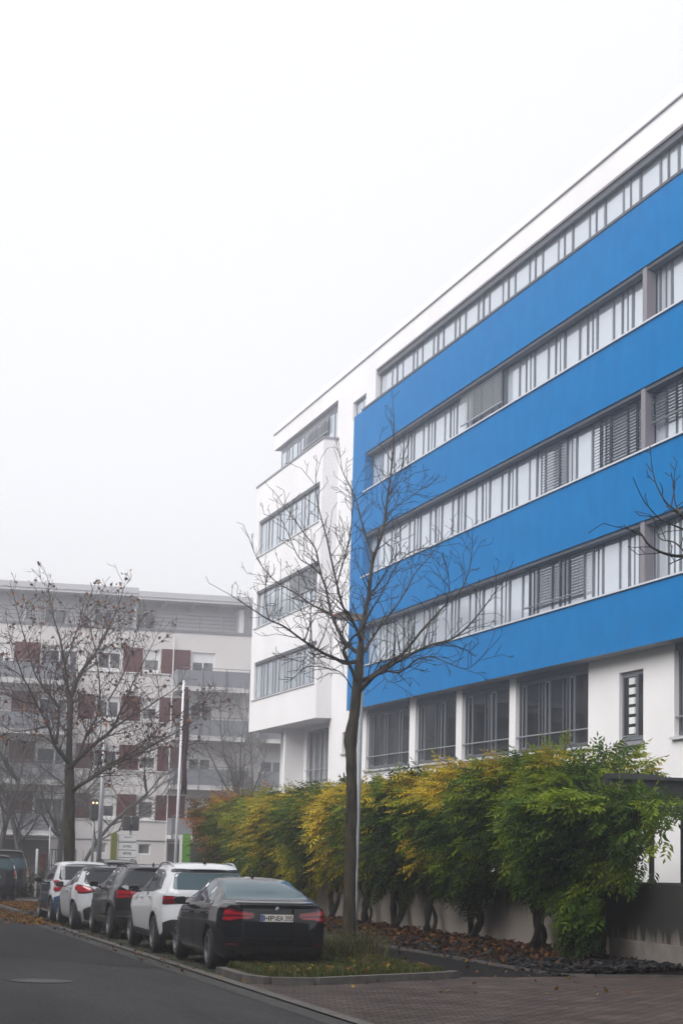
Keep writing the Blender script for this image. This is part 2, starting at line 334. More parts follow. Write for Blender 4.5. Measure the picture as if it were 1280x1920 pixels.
# verge between the parking bay and the footway, with the grass island in front of the sedan
def slab(name, pts, h, m):
    n = len(pts); b = MB(); b.add([(x, y, gz(y) + h) for x, y in pts] + [(x, y, gz(y) - .05) for x, y in pts], [tuple(range(n))] + [(i, (i + 1) % n, n + (i + 1) % n, n + i) for i in range(n)])
    return tag(b.build(name, m), kind='structure')
ISL = [(6.42, 28.85), (6.62, 28.35), (7.2, 28.35), (9.75, 30.15), (9.85, 30.35), (9.85, 67.6), (8.5, 67.6), (8.5, 31.3), (6.42, 30.7)]
slab('verge_soil', ISL, .10, W['soil'])
def kerb_line(pts, wd=.13, h=.115):
    b = MB()
    for (x0, y0), (x1, y1) in zip(pts[:-1], pts[1:]):
        L = math.hypot(x1 - x0, y1 - y0); k = max(1, round(L / 1.0)); ux, uy = (x1 - x0) / L, (y1 - y0) / L
        for i in range(k):
            a, c = L * i / k + (.004 if i else 0), L * (i + 1) / k - .004
            P = lambda t, s, z: (x0 + ux * t - uy * s, y0 + uy * t + ux * s, gz(y0 + uy * t) + z)
            vs = [P(a, 0, -.05), P(c, 0, -.05), P(c, wd, -.05), P(a, wd, -.05), P(a, 0, h - .02), P(c, 0, h - .02), P(c, .02, h), P(a, .02, h), P(c, wd, h), P(a, wd, h)]
            b.add(vs, [(0, 1, 5, 4), (4, 5, 6, 7), (7, 6, 8, 9), (3, 9, 8, 2), (0, 4, 7, 9, 3), (1, 2, 8, 6, 5)])
    return tag(b.build('kerb', W['kerb']), kind='structure')
kerb_line([(6.42, 30.7), (6.40, 28.85), (6.6, 28.28), (7.2, 28.25), (9.78, 30.1), (9.98, 30.4)][::1], -.13)
kerb_line([(6.2, 67.6), (6.2, 58.2), (6.5, 57.7), (8.5, 57.7)], -.13)
slab('verge_soil', [(6.22, 57.85), (8.45, 57.85), (8.45, 67.6), (6.22, 67.6)], .10, W['soil'])
# planting bed along the wall, rising to the wall foot
mb = MB(); N = 40; b0 = []
for i in range(N + 1):
    y = 31.0 + i * 36.8 / N
    for j, (x, z) in enumerate(((11.98 - max(0, y - 31) * .01, .0), (12.4, .05), (13.2, .1), (14.32, .14))):
        if i == 0: x += (0, .8, 1.3, 1.4)[j]
        mb.v.append((x, y + random.uniform(-.1, .1), gz(y) + z + random.uniform(-.015, .03) * (j > 0)))
for i in range(N):
    for j in range(3): mb.f.append((i * 4 + j, i * 4 + j + 1, i * 4 + j + 5, i * 4 + j + 4)); mb.m.append(0)
tag(mb.build('planting_bed', W['soil']), kind='structure')
kerb_line([(11.95, 67), (12.02, 31.2), (12.6, 30.9), (20, 31.35)][::-1], .06, .05)

# ------------------------------------------------------------------ the blue and white office building
off = site('office_building', (20, 62, -.2), 'long white and blue office block with four ribbon windows cut into its blue front', 'building')
YE = 33.0                                               # its near end, out of the picture
mpO = lambda X: (lambda u, v, d: (X + d, u, v))
BANDS = [(8.61, 10.25), (12.03, 13.70), (15.35, 16.89)]
mb = MB(); y0, y1 = 72.6, 74.4
wall_grid(mb, mpO(20.0), YE, y1, 7.08, 18.66, [(YE - 1, y0, a, b, .42) for a, b in BANDS])
mb.add([(20, y1, 7.08), (20.6, y1, 7.08), (20.6, y1, 18.66), (20, y1, 18.66)], [(0, 1, 2, 3)])
mb.add([(20, YE, 7.08), (20.6, YE, 7.08), (20.6, YE, 18.66), (20, YE, 18.66)], [(0, 1, 2, 3)])
mb.add([(20, YE, 18.66), (20.9, YE, 18.66), (20.9, y1, 18.66), (20, y1, 18.66)], [(0, 1, 2, 3)])
mb.build('blue_wall', W['blue'], off)
MB().add([(20, YE, 7.08), (20.95, YE, 7.08), (20.95, y1, 7.08), (20, y1, 7.08)], [(0, 1, 2, 3)]).build('soffit', W['soffit'], off)
# white walls: ground storey, stair part, top storey
GFW = [(67.65, 73.3), (62.4, 66.95), (57.25, 61.8), (50.9, 56.7), (YE + 1, 45.29)]
mb = MB()
holes = [(a, b, 4.78, 7.2, .2) for a, b in GFW] + [(47.18, 48.75, 4.78, 6.62, .16)]
wall_grid(mb, mpO(20.5), YE, 79.05, -.6, 7.2, holes + [(75.0, 76.8, 5.55, 6.38, .2)])
wall_grid(mb, mpO(20.5), 74.35, 79.05, 7.2, 18.66, [(74.9, 76.5, z, z + .9, .2) for z in (8.9, 12.3, 15.6)])
wall_grid(mb, mpO(20.5), YE, 90.7, 20.37, 21.12)
wall_grid(mb, mpO(20.5), 73.15, 78.9, 18.66, 20.37, [(74.5, 76.45, 18.95, 19.72, .2)])
mb.add([(20.5, 73.15, 18.66), (20.95, 73.15, 18.66), (20.95, 73.15, 20.37), (20.5, 73.15, 20.37)], [(0, 1, 2, 3)])
mb.add([(20.5, 78.9, 18.66), (20.95, 78.9, 18.66), (20.95, 78.9, 20.37), (20.5, 78.9, 20.37)], [(0, 1, 2, 3)])
mb.add([(20.5, YE, 20.37), (21, YE, 20.37), (21, 90.7, 20.37), (20.5, 90.7, 20.37)], [(0, 1, 2, 3)])
mb.add([(20.5, 90.7, 20.37), (32, 90.7, 20.37), (32, 90.7, 21.12), (20.5, 90.7, 21.12)], [(0, 1, 2, 3)])
mb.build('white_wall', W['white'], off)
# roof edge
mb = MB(); mb.box(20.44, 32, YE, 90.78, 21.12, 21.16); mb.build('gutter', W['roofline'], off)
mb = MB(); mb.box(20.55, 32, YE, 90.6, 21.165, 21.5); mb.build('roof', W['roofcap'], off)
# dark body behind the panes
mb = MB(); mb.box(21.75, 31.9, YE, 89.7, -.5, 21.1); mb.box(20.65, 21.3, YE, 74.3, 7.3, 18.6); mb.build('inner_wall', W['core'], off)
MOD = 2.47
def ribbon(X, ya, yb, z0, z1, kind, start, mod=MOD, head=.12, d=0):
    """upright modules from the far end ya (large y) to yb; each module is one window"""
    u = start
    first = ya
    while first > yb + .2:
        nxt = max(u - mod, yb) if u < ya else u
        lo, hi = nxt, first; n = hi - lo
        if n < .15: first = nxt; u = nxt; continue
        f = n / mod
        if kind == 'a': cuts = [hi - 1.28 * f, hi - 1.86 * f] if f > .6 else []; cs = [(hi - 1.86 * f, hi - 1.28 * f)] if f > .6 else []
        else: cuts = [hi - 1.12 * f, hi - 1.80 * f, hi - 2.12 * f] if f > .6 else []; cs = [(hi - 1.80 * f, hi - 1.12 * f)] if f > .6 else []
        window(mpO(X), lo, hi, z0, z1, d, off, cuts=sorted(cuts), fw=.075, casements=cs, head=head)
        first = nxt; u = nxt
ribbon(20.72, 73.15, 42.0, 18.66, 20.37, 'a', 72.6, head=.12)
for k, (a, b) in enumerate(BANDS): ribbon(20.34, y0, 42.0, a + .03, b, 'b', y0 - (.9, 1.4, .4)[k], head=.04)
for a, b in BANDS:
    MB().box(19.95, 20.30, YE, y0 + .12, a, a + .045).build('sill', W['sill'], off)
    MB().box(20.05, 20.27, YE, y0, b - .10, b - .003).build('blind_box', W['head'], off)
MB().box(19.97, 20.66, YE, 73.2, 18.662, 18.74).build('sill', W['head'], off)
MB().box(20.56, 20.66, YE, 73.1, 20.12, 20.368).build('blind_box', W['head'], off)
MB().box(20.5, 20.64, YE, 73.1, 20.30, 20.367).build('blind_box', W['post'], off)
for (a, b), y in zip(BANDS, (46.17, 46.14, 46.05)): MB().box(20.03, 20.28, y - .14, y + .13, a + .045, b - .003).build('facade_post', W['post'], off)
MB().box(20.53, 20.67, 44.5, 44.72, 18.74, 20.36).build('facade_post', W['post'], off)
def blind(X, ya, yb, ztop, zbot, tilt=.5, step=.085):
    b = MB(); z = ztop - .05
    while z > zbot:
        dx, dz = .032 * math.cos(tilt), .032 * math.sin(tilt)
        b.add([(X - dx, yb, z - dz), (X - dx, ya, z - dz), (X + dx, ya, z + dz), (X + dx, yb, z + dz)], [(0, 1, 2, 3)])
        b.add([(X - dx, yb, z - dz - .003), (X - dx, ya, z - dz - .003), (X + dx, ya, z + dz - .003), (X + dx, yb, z + dz - .003)], [(0, 1, 2, 3)]); z -= step
    b.box(X - .03, X + .03, yb, ya, zbot - .04, zbot)
    n = max(1, round((ya - yb) / 1.3))
    for i in range(n + 1):
        y = lerp(yb + .06, ya - .06, i / n); b.box(X - .036, X - .030, y - .006, y + .006, zbot, ztop)
    return b.build('blind', W['slat' if tilt < .6 else 'slatlit'], off)
blind(20.16, 61.4, 57.4, 16.75, 15.75, .95)
blind(20.16, 53.75, 52.05, 13.55, 12.1, .25)
blind(20.16, 49.75, 46.3, 13.55, 12.12, .25)
blind(20.16, 45.9, 41.5, 13.55, 12.75, .25)
blind(20.16, 55.1, 50.68, 10.1, 9.0, .35)
# storey behind the hedge: five big windows, a narrow one, a small one
for i, (a, b) in enumerate(GFW):
    a_ = max(a, 41.5); n = b - a_; k = 3 if n > 5 else 2; cuts, cs = [], []
    for j in range(k):
        h = b - n * j / k; m_ = n / k
        cuts += [h - m_ * .12, h - m_ * .34, h - m_ * .86]; cs += [(h - m_ * .34, h - m_ * .12)]
        if j: cuts.append(h)
    window(mpO(20.5), a_, b, 4.84, 6.92, .14, off, cuts=sorted(cuts), fw=.09, fmat='head', gmat='glassdark', casements=cs, head=.02)
    MB().box(20.53, 20.68, a_, b, 6.92, 7.07).build('blind_box', W['head'], off)
    MB().box(20.40, 20.62, a_ - .05, b + .1, 4.72, 4.79).build('sill', W['sill'], off)
    r_ = MB().tube([(20.54, a_, 5.28), (20.54, b, 5.28)], .022, 8).build('rail', W['galv'], off)
window(mpO(20.5), 47.18, 48.75, 4.84, 6.62, .11, off, cuts=[47.75], fw=.1, gmat='glassdark', casements=[(47.75, 48.75)])
MB().box(20.38, 20.60, 47.08, 48.86, 4.68, 4.785).build('sill', W['darksill'], off)
mb = MB()                                              # small square panes behind the casement
for k in range(6): mb.box(20.545, 20.585, 47.85, 48.2, 5.0 + k * .255, 5.0 + k * .255 + .17)
mb.build('paper_strip', W['pvc'], off)
window(mpO(20.5), 75.0, 76.8, 5.55, 6.38, .16, off, fw=.08, gmat='glassdark', cuts=[75.9])
MB().box(20.42, 20.68, 74.95, 76.9, 5.49, 5.552).build('sill', W['sill'], off)
window(mpO(20.5), 74.5, 76.45, 18.95, 19.72, .16, off, fw=.08, cuts=[75.4])
for z in (8.9, 12.3, 15.6): window(mpO(20.5), 74.9, 76.5, z, z + .9, .16, off, fw=.08)
# projecting white bay at the far end
XB, ya, yb = 19.85, 78.6, 91.3
mb = MB(); wins = [(79.05, 90.5, a, b, .2) for a, b in ((8.5, 10.22), (11.85, 13.55), (15.22, 16.88))]
wall_grid(mb, mpO(XB), ya, yb, 7.04, 18.60, wins)
mb.add([(XB, ya, 7.04), (20.55, ya, 7.04), (20.55, ya, 18.60), (XB, ya, 18.60)], [(0, 1, 2, 3)])
mb.add([(XB, yb, 7.04), (32, yb, 7.04), (32, yb, 18.60), (XB, yb, 18.60)], [(0, 1, 2, 3)])
mb.build('bay_wall', W['white'], off)
MB().add([(XB, ya, 7.04), (32, ya, 7.04), (32, yb, 7.04), (XB, yb, 7.04)], [(0, 1, 2, 3)]).build('soffit', W['white'], off)
mb = MB(); mb.box(XB - .04, 20.9, ya - .04, yb + .04, 18.60, 18.68); mb.build('coping', W['darksill'], off)
for k, (_, _, a, b, _) in enumerate(wins):
    u = 90.5
    for j in range(5):
        m_ = (90.5 - 79.05) / 5; h = 90.5 - j * m_; l = h - m_
        window(mpO(XB), l, h, a, b, .13, off, cuts=[h - m_ * .72, h - m_ * .45], fw=.075, head=.1, casements=[(h - m_ * .72, h - m_ * .45)])
    MB().box(XB - .05, XB + .1, 79.0, 90.9, a - .055, a + .004).build('sill', W['sill'], off)
    MB().box(XB + .02, XB + .09, 79.06, 90.49, b - .12, b - .003).build('blind_box', W['head'], off)
blind(19.93, 84.0, 79.2, 13.4, 12.55, .95)
for j in range(5):                                     # top storey ribbon beside the roof terrace
    m_ = (89.9 - 78.9) / 5; h = 89.9 - j * m_; l = h - m_
    window(mpO(20.5), l, h, 18.66, 20.37, .2, off, cuts=[h - m_ * .72, h - m_ * .45], fw=.075, head=.22, casements=[(h - m_ * .72, h - m_ * .45)])
mpE = lambda u, v, d: (u, 89.95 - d, v)
window(mpE, 20.8, 24, 18.66, 20.37, .0, off, cuts=[22.2], fw=.08, head=.2)
blind(20.6, 85.6, 80.9, 20.1, 19.45, .95)
# recessed storey under the bay, with a fin wall
mb = MB(); wall_grid(mb, mpO(21.35), 79.05, 91.1, -.6, 7.04, [(80.6, 86.0, 4.6, 6.9, .2), (87.3, 90.2, 4.6, 6.9, .2)])
mb.box(20.5, 21.34, 86.6, 86.95, -.6, 7.03); mb.box(20.5, 21.4, 78.95, 79.05, -.6, 7.03)
mb.build('recessed_wall', W['white'], off)
for a, b in ((80.6, 86.0), (87.3, 90.2)):
    n = b - a; window(mpO(21.35), a, b, 4.66, 6.9, .16, off, cuts=[a + n * .2, a + n * .36, a + n * .62, a + n * .8], fw=.1, gmat='glassmid', casements=[(a + n * .2, a + n * .36)])
    MB().box(21.2, 21.5, a - .05, b + .1, 4.54, 4.605).build('sill', W['sill'], off)
    MB().tube([(21.28, a, 5.15), (21.28, b, 5.15)], .022, 8).build('rail', W['galv'], off)
tag(MB().tube([(20.47, y, z) for y, z in ((49.75, 3.5), (49.33, 4.21), (49.05, 4.42), (48.68, 4.52), (48.1, 4.56), (47.47, 4.53), (47.1, 4.4), (46.76, 4.19), (46.3, 3.95), (45.98, 3.79))], .007, 5).build('cable', W['frame']), 'thin loose cable arching over the white wall below the narrow window', 'cable')

# ------------------------------------------------------------------ block of flats across the end of the street
YF = 118.0
fl = site('apartment_building', (18, YF, -.6), 'beige block of flats with dark red panels and grey balconies in the fog', 'building')
mpF = lambda Y: (lambda u, v, d: (u, Y + d, v))
FZ = [2.3, 5.2, 8.1, 11.0]                              # storey floors
mb = MB(); holes = []; XL, XR = -30.0, 40.0
cols = [(16.35, 17.8, 0), (19.1, 20.1, 0), (22.0, 23.45, 1), (13.0, 15.2, 1), (8.6, 10.9, 1), (5.0, 6.5, 0), (1.2, 3.4, 1), (-3.4, -1.2, 1), (-6.8, -5.3, 0), (-11.2, -9, 1), (26.4, 28.0, 1), (30, 31.5, 0)]
for z in FZ:
    for a, b, door in cols: holes.append((a, b, z + (.05 if door else .9), z + 2.2, .18))
holes += [(19.25, 20.0, 1.1, 1.75, .18), (16.5, 17.4, 1.1, 1.75, .18)]
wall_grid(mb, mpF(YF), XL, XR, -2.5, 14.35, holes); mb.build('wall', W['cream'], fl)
for z in FZ:
    for a, b, door in cols:
        window(mpF(YF), a, b, z + (.05 if door else .9), z + 2.2, .14, fl, cuts=[(a + b) / 2] if b - a > 1.2 else [], fw=.11, fmat='pvc', gmat='farglass', head=.2 if random.random() < .7 else .5, rng_tilt=.01)
for a, b in ((19.25, 20.0), (16.5, 17.4)): window(mpF(YF), a, b, 1.1, 1.75, .14, fl, fw=.09, fmat='pvc', gmat='farglass')
for z in FZ:                                            # red panels between the windows, white ledge below
    up = z > 10
    for a, b in ((17.86, 19.04), (20.16, 21.94), (11.4, 12.94), (6.6, 8.5), (-1.1, 1.1), (-8.9, -6.9), (-5.2, -3.5)) + (() if up else ((15.3, 16.3),)):
        mb = MB(); n = max(1, round((b - a) / .9))
        for i in range(n): mb.box(lerp(a, b, i / n) + .006, lerp(a, b, (i + 1) / n) - .006, YF - .035, YF - .002, z + .82, z + 2.3)
        mb.build('red_panel', W['red'], fl)
    MB().box(15.3, 20.9, YF - .08, YF + .1, z + .76, z + .818).build('ledge', W['pvc'], fl)
MB().box(XL, XR, YF - .03, YF - .003, 1.88, 1.95).build('plinth_joint', W['rail'], fl)
BAL = [(20.9, 25.3, 0), (7.6, 14.6, 1), (-4.4, 2.6, 2), (-14, -8, 3), (26.3, 31, 4)]
for z in FZ:
    for a, b, k in BAL:
        b2 = b - (.5 if z < 5 else 0)
        MB().box(a, b2, YF - 1.6, YF - .002, z - .24, z).build('balcony_slab', W['slab'], fl)
        mb = MB(); n = max(2, round((b2 - a) / 1.45))
        for i in range(n): mb.box(lerp(a, b2, i / n) + .02, lerp(a, b2, (i + 1) / n) - .02, YF - 1.64, YF - 1.615, z + .04, z + .98)
        for xx in (a, b2 - .025): mb.box(xx, xx + .025, YF - 1.6, YF - .05, z + .04, z + .98)
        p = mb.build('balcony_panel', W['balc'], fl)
        mb = MB()
        for i in range(n + 1):
            x = lerp(a + .03, b2 - .03, i / n); mb.box(x - .025, x + .025, YF - 1.70, YF - 1.645, z - .3, z + 1.1)
        mb.box(a, b2, YF - 1.70, YF - 1.64, z + 1.1, z + 1.14); mb.build('balcony_rail', W['rail'], fl)
for a, b, k in BAL[:2]:
    for x in ((20.62,) if k == 0 else (14.4,)):
        MB().tube([(x + .25, YF - .12, -.5), (x + .25, YF - .12, 14)], .035, 8).build('downpipe', W['palegrey'], fl)
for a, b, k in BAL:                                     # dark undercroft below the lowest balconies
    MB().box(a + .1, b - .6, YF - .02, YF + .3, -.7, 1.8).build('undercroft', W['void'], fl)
# terrace storey, set back, under an overhanging roof
MB().box(XL, XR, YF - .05, YF + .25, 14.35, 14.5).build('coping', W['rail'], fl)
mb = MB(); wall_grid(mb, mpF(YF + 1.5), XL, XR, 13.9, 16.4, [(18.65, 20.0, 14.1, 15.75, .15), (22.2, 23.6, 14.1, 15.7, .15), (13.2, 14.6, 14.1, 15.7, .15), (16.2, 17.4, 14.1, 15.7, .15)])
mb.box(24.9, 25.2, YF + .3, YF + 1.49, 14.3, 15.95); mb.box(18.5, 18.62, YF + .3, YF + 1.49, 14.3, 16.4); mb.box(11.9, 12.05, YF + .7, YF + 1.49, 14.3, 16.3)
mb.build('terrace_wall', W['palegrey'], fl)
for a, b in ((18.65, 20.0), (13.2, 14.6), (16.2, 17.4)): window(mpF(YF + 1.5), a, b, 14.1, 15.72, .1, fl, cuts=[(a + b) / 2], fw=.11, fmat='pvc', gmat='farglass', head=.14)
mb = MB(); mb.box(22.2, 23.6, YF + 1.54, YF + 1.6, 14.1, 15.55); mb.box(22.1, 23.7, YF + 1.42, YF + 1.6, 15.56, 15.74); mb.build('roller_shutter', W['pvc'], fl)
mb = MB(); mb.box(XL, 18.55, YF - .5, YF + 12, 16.5, 16.84); mb.box(18.56, XR, YF - .5, YF + 12, 16.33, 16.66); mb.build('roof', W['roofgrey'], fl)
mb = MB(); mb.box(XL, 18.55, YF - .42, YF + 11.9, 16.34, 16.498); mb.box(18.56, XR, YF - .42, YF + 11.9, 16.18, 16.328); mb.build('eaves', W['roofcap'], fl)
x = 8.2
while x < 26:
    z = 16.34 if x < 18.5 else 16.18
    MB().add([(x + a, YF + b, z - c) for a in (0, .16) for b, c in ((-.38, .002), (1.48, .002), (1.48, .4), (.8, .34))], [(0, 1, 2, 3), (4, 7, 6, 5), (0, 4, 5, 1), (3, 2, 6, 7), (0, 3, 7, 4), (1, 5, 6, 2)]).build('eaves_bracket', W['palegrey'], fl); x += 1.72
mb = MB()
for z in (14.72, 14.95, 15.18, 15.42): mb.tube([(XL, YF + .1, z), (24.6, YF + .1, z)], .016, 5)
x = -8
while x < 24.7: mb.tube([(x, YF + .1, 14.5), (x, YF + .1, 15.42)], .025, 5); x += 1.45
mb.build('terrace_rail', W['rail'], fl)
mb = MB(); mb.box(XL, XR, YF + 2.8, YF + 12, -.6, 16.2); mb.build('inner_wall', W['core'], fl)

# ------------------------------------------------------------------ unseen blocks added to shade the street, opposite and behind the photographer
def shade_block(name, loc, label, mp, u0, u1, h, body, m):
    t = site(name, loc, label, 'building'); holes = []; mb = MB(); z = 1.0
    while z + 1.5 < h:
        u = u0 + 1.2
        while u + 1.6 < u1: holes.append((u, u + 1.6, z, z + 1.5, .15)); u += 3.1
        z += 3.0
    wall_grid(mb, mp, u0, u1, -1, h, holes); mb.box(*body, -1, h - .05); mb.build('wall', W[m], t)
    for a, b, c, d, _ in holes: MB().add([mp(a, c, .12), mp(b, c, .12), mp(b, d, .12), mp(a, d, .12)], [(0, 1, 2, 3)]).build('window', W['core'], t)
    MB().box(body[0] - .2, body[1] + .2, body[2] - .2, body[3] + .2, h, h + .25).build('roof', W['rail'], t)
shade_block('apartment_building', (-12, 20, 0), 'brown rendered flats opposite the blue office, added out of view to shade the street', lambda u, v, d: (-11 - d, u, v), -30, 66, 16.5, (-24, -11.2, -30, 66), 'void')
shade_block('apartment_building', (8, -31, 0), 'dark rendered flats behind the photographer, added out of view to darken the car reflections', lambda u, v, d: (u, -29 - d, v), -9, 60, 13.5, (-9, 60, -35, -29.2), 'void')
# ------------------------------------------------------------------ cars
def paint(name, c, rough=.35, metal=.0): return mat(name, c, rough, metal=metal, coat=.85, spec=.0)
C_ = dict(
    black=paint('black_paint', (.010, .011, .014), .3), white=paint('white_paint', (.62, .63, .66), .4), grey=paint('anthracite_paint', (.018, .019, .022), .3, .3),
    silver=paint('pearl_white_paint', (.52, .53, .56), .35), navy=paint('navy_paint', (.010, .022, .045), .4), vanblack=paint('van_paint', (.014, .015, .018), .35),
    plastic=mat('black_plastic', (.013, .013, .014), .6), trim=mat('gloss_black_trim', (.006, .006, .007), .15), well=mat('wheel_well', (.004, .004, .004), 1.0, spec=0),
    tyre=mat('tyre_rubber', (.012, .012, .012), .85), rim=mat('alloy_rim', (.22, .225, .24), .35, metal=.8), darkrim=mat('dark_rim', (.05, .05, .055), .4, metal=.5),
    lamp=mat('red_tail_lamp', (.34, .006, .018), .12, coat=1), lampdark=mat('dark_red_lamp', (.095, .004, .009), .1, coat=1), chrome=mat('chrome', (.55, .56, .58), .15, metal=1),
    plate=mat('plate_white', (.62, .60, .55), .5), pblue=mat('plate_blue', (.01, .07, .35), .5), ink=mat('plate_ink', (.01, .01, .01), .6), seal=mat('plate_seal', (.42, .26, .10), .6),
    clear=mat('clear_lens', (.45, .44, .43), .15, coat=1), emb=mat('emblem_blue', (.03, .10, .25), .3), roofblack=paint('black_roof_paint', (.02, .023, .03), .25))
C_['glass'] = glass_mat('car_glass', (.010, .012, .014), None, 1.55)
C_['rearglass'] = glass_mat('rear_window_glass', (.05, .085, .10), None, 1.42)

def smooth1(a, k=2):
    for _ in range(k):
        b = a.copy(); b[1:-1] = (a[:-2] + 2 * a[1:-1] + a[2:]) / 4; a = b
    return a
def catmull(P, n):
    out = []; k = len(P)
    for i in range(k - 1):
        p0, p1, p2, p3 = P[max(i - 1, 0)], P[i], P[i + 1], P[min(i + 2, k - 1)]
        for j in range(n):
            t = j / n; out.append(.5 * (2 * p1 + (p2 - p0) * t + (2 * p0 - 5 * p1 + 4 * p2 - p3) * t * t + (3 * p1 - p0 - 3 * p2 + p3) * t ** 3))
    out.append(P[-1]); return np.array(out)
def car_surface(s):
    L, Wd = s['L'], s['W']; n = 60
    ys = np.unique(np.concatenate([np.linspace(0, .5, 10), np.linspace(.5, L - .6, 46), np.linspace(L - .6, L, 10)]))
    fine = np.linspace(0, L, 240)
    zt = np.interp(ys, fine, smooth1(np.interp(fine, *zip(*s['top'])), 14)); zb_ = np.interp(ys, fine, smooth1(np.interp(fine, *zip(*s['belt'])), 8))
    hw_ = np.interp(ys, fine, smooth1(np.interp(fine, *zip(*s['plan'])), 14)) * Wd / 2
    rings = []
    for y, T, B, hw in zip(ys, zt, zb_, hw_):
        B = min(B, T - .06); zl = s['zb']; g = T - B - .05; k = min(max(g / .38, 0), 1); k = k * k * (3 - 2 * k)
        wr = s['roofw'] * hw / (Wd / 2)
        xr = lerp(hw * .86, wr, k); zr = lerp(T - .015, T - .075, k)
        c7 = (hw * .925, B + .035); c9 = (xr, zr)
        P = [(hw * .80, zl), (hw * .92, zl + .02), (hw * .972, zl + .14), (hw * .993, lerp(zl, B, .38)), (hw, lerp(zl, B, .62)), (hw * .988, B - .10), (hw * .96, B), c7,
             (lerp(c7[0], c9[0], .5) + .022 * k, lerp(c7[1], c9[1], .5)), c9, (lerp(xr, 0, .13), lerp(zr, T, .62)), (xr * .5, lerp(zr, T, .93)), (0, T)]
        h = catmull(np.array(P), 3); h[:, 0] = np.maximum(h[:, 0], 0); rings.append(h)
    K = len(rings[0])
    rp, fp = s['rear'], s['front']
    def off(x, z, hw, prof, c): return np.interp(z, *zip(*prof)) + c * min(abs(x) / hw, 1) ** 5
    verts, faces = [], []; N = 2 * K - 1
    def place(x, z, y, hw):
        a = off(x, z, hw, rp, s['rc']) * max(0, 1 - y / 1.3) ** 1.5 if y < 1.3 else 0
        b = off(x, z, hw, fp, s['fc']) * max(0, 1 - (L - y) / 1.3) ** 1.5 if L - y < 1.3 else 0
        return (x, y + a - b, z)
    for i, h in enumerate(rings):
        hw = hw_[i]
        for j in range(N):
            x, z = (-h[j][0], h[j][1]) if j < K else (h[N - 1 - j][0], h[N - 1 - j][1])
            verts.append(place(x, z, ys[i], hw))
    for i in range(len(rings) - 1):
        for j in range(N):
            a, b = i * N + j, i * N + (j + 1) % N; faces.append((a, b, b + N, a + N))
    Mx = 16
    for i in (0, len(rings) - 1):
        h = rings[i]; rows = []
        for j in range(K - 1):
            row = [i * N + j]
            for c in range(1, Mx):
                x = lerp(-h[j][0], h[j][0], c / Mx); verts.append(place(x, h[j][1], ys[i], hw_[i])); row.append(len(verts) - 1)
            row.append(i * N + N - 1 - j); rows.append(row)
        top = i * N + K - 1
        for a, b in zip(rows[:-1], rows[1:]):
            for c in range(Mx): faces.append((a[c], a[c + 1], b[c + 1], b[c]))
        for c in range(Mx): faces.append((rows[-1][c], rows[-1][c + 1], top))
    bm = bmesh.new(); vs = [bm.verts.new(v) for v in verts]
    for f in faces:
        try: bm.faces.new([vs[q] for q in f])
        except ValueError: pass
    bmesh.ops.remove_doubles(bm, verts=bm.verts, dist=1e-5)
    bmesh.ops.recalc_face_normals(bm, faces=bm.faces)
    return bm
def round_poly(P, r, n=4):
    out = []; k = len(P)
    for i in range(k):
        a, p, b = (Vector(P[(i + d) % k]).to_2d() for d in (-1, 0, 1)); u, v = a - p, b - p
        q = min(r, u.length * .45, v.length * .45); s_, e = p + u.normalized() * q, p + v.normalized() * q
        for t in range(n + 1):
            t /= n; out.append(s_ * (1 - t) ** 2 + p * 2 * t * (1 - t) + e * t * t)
    return out
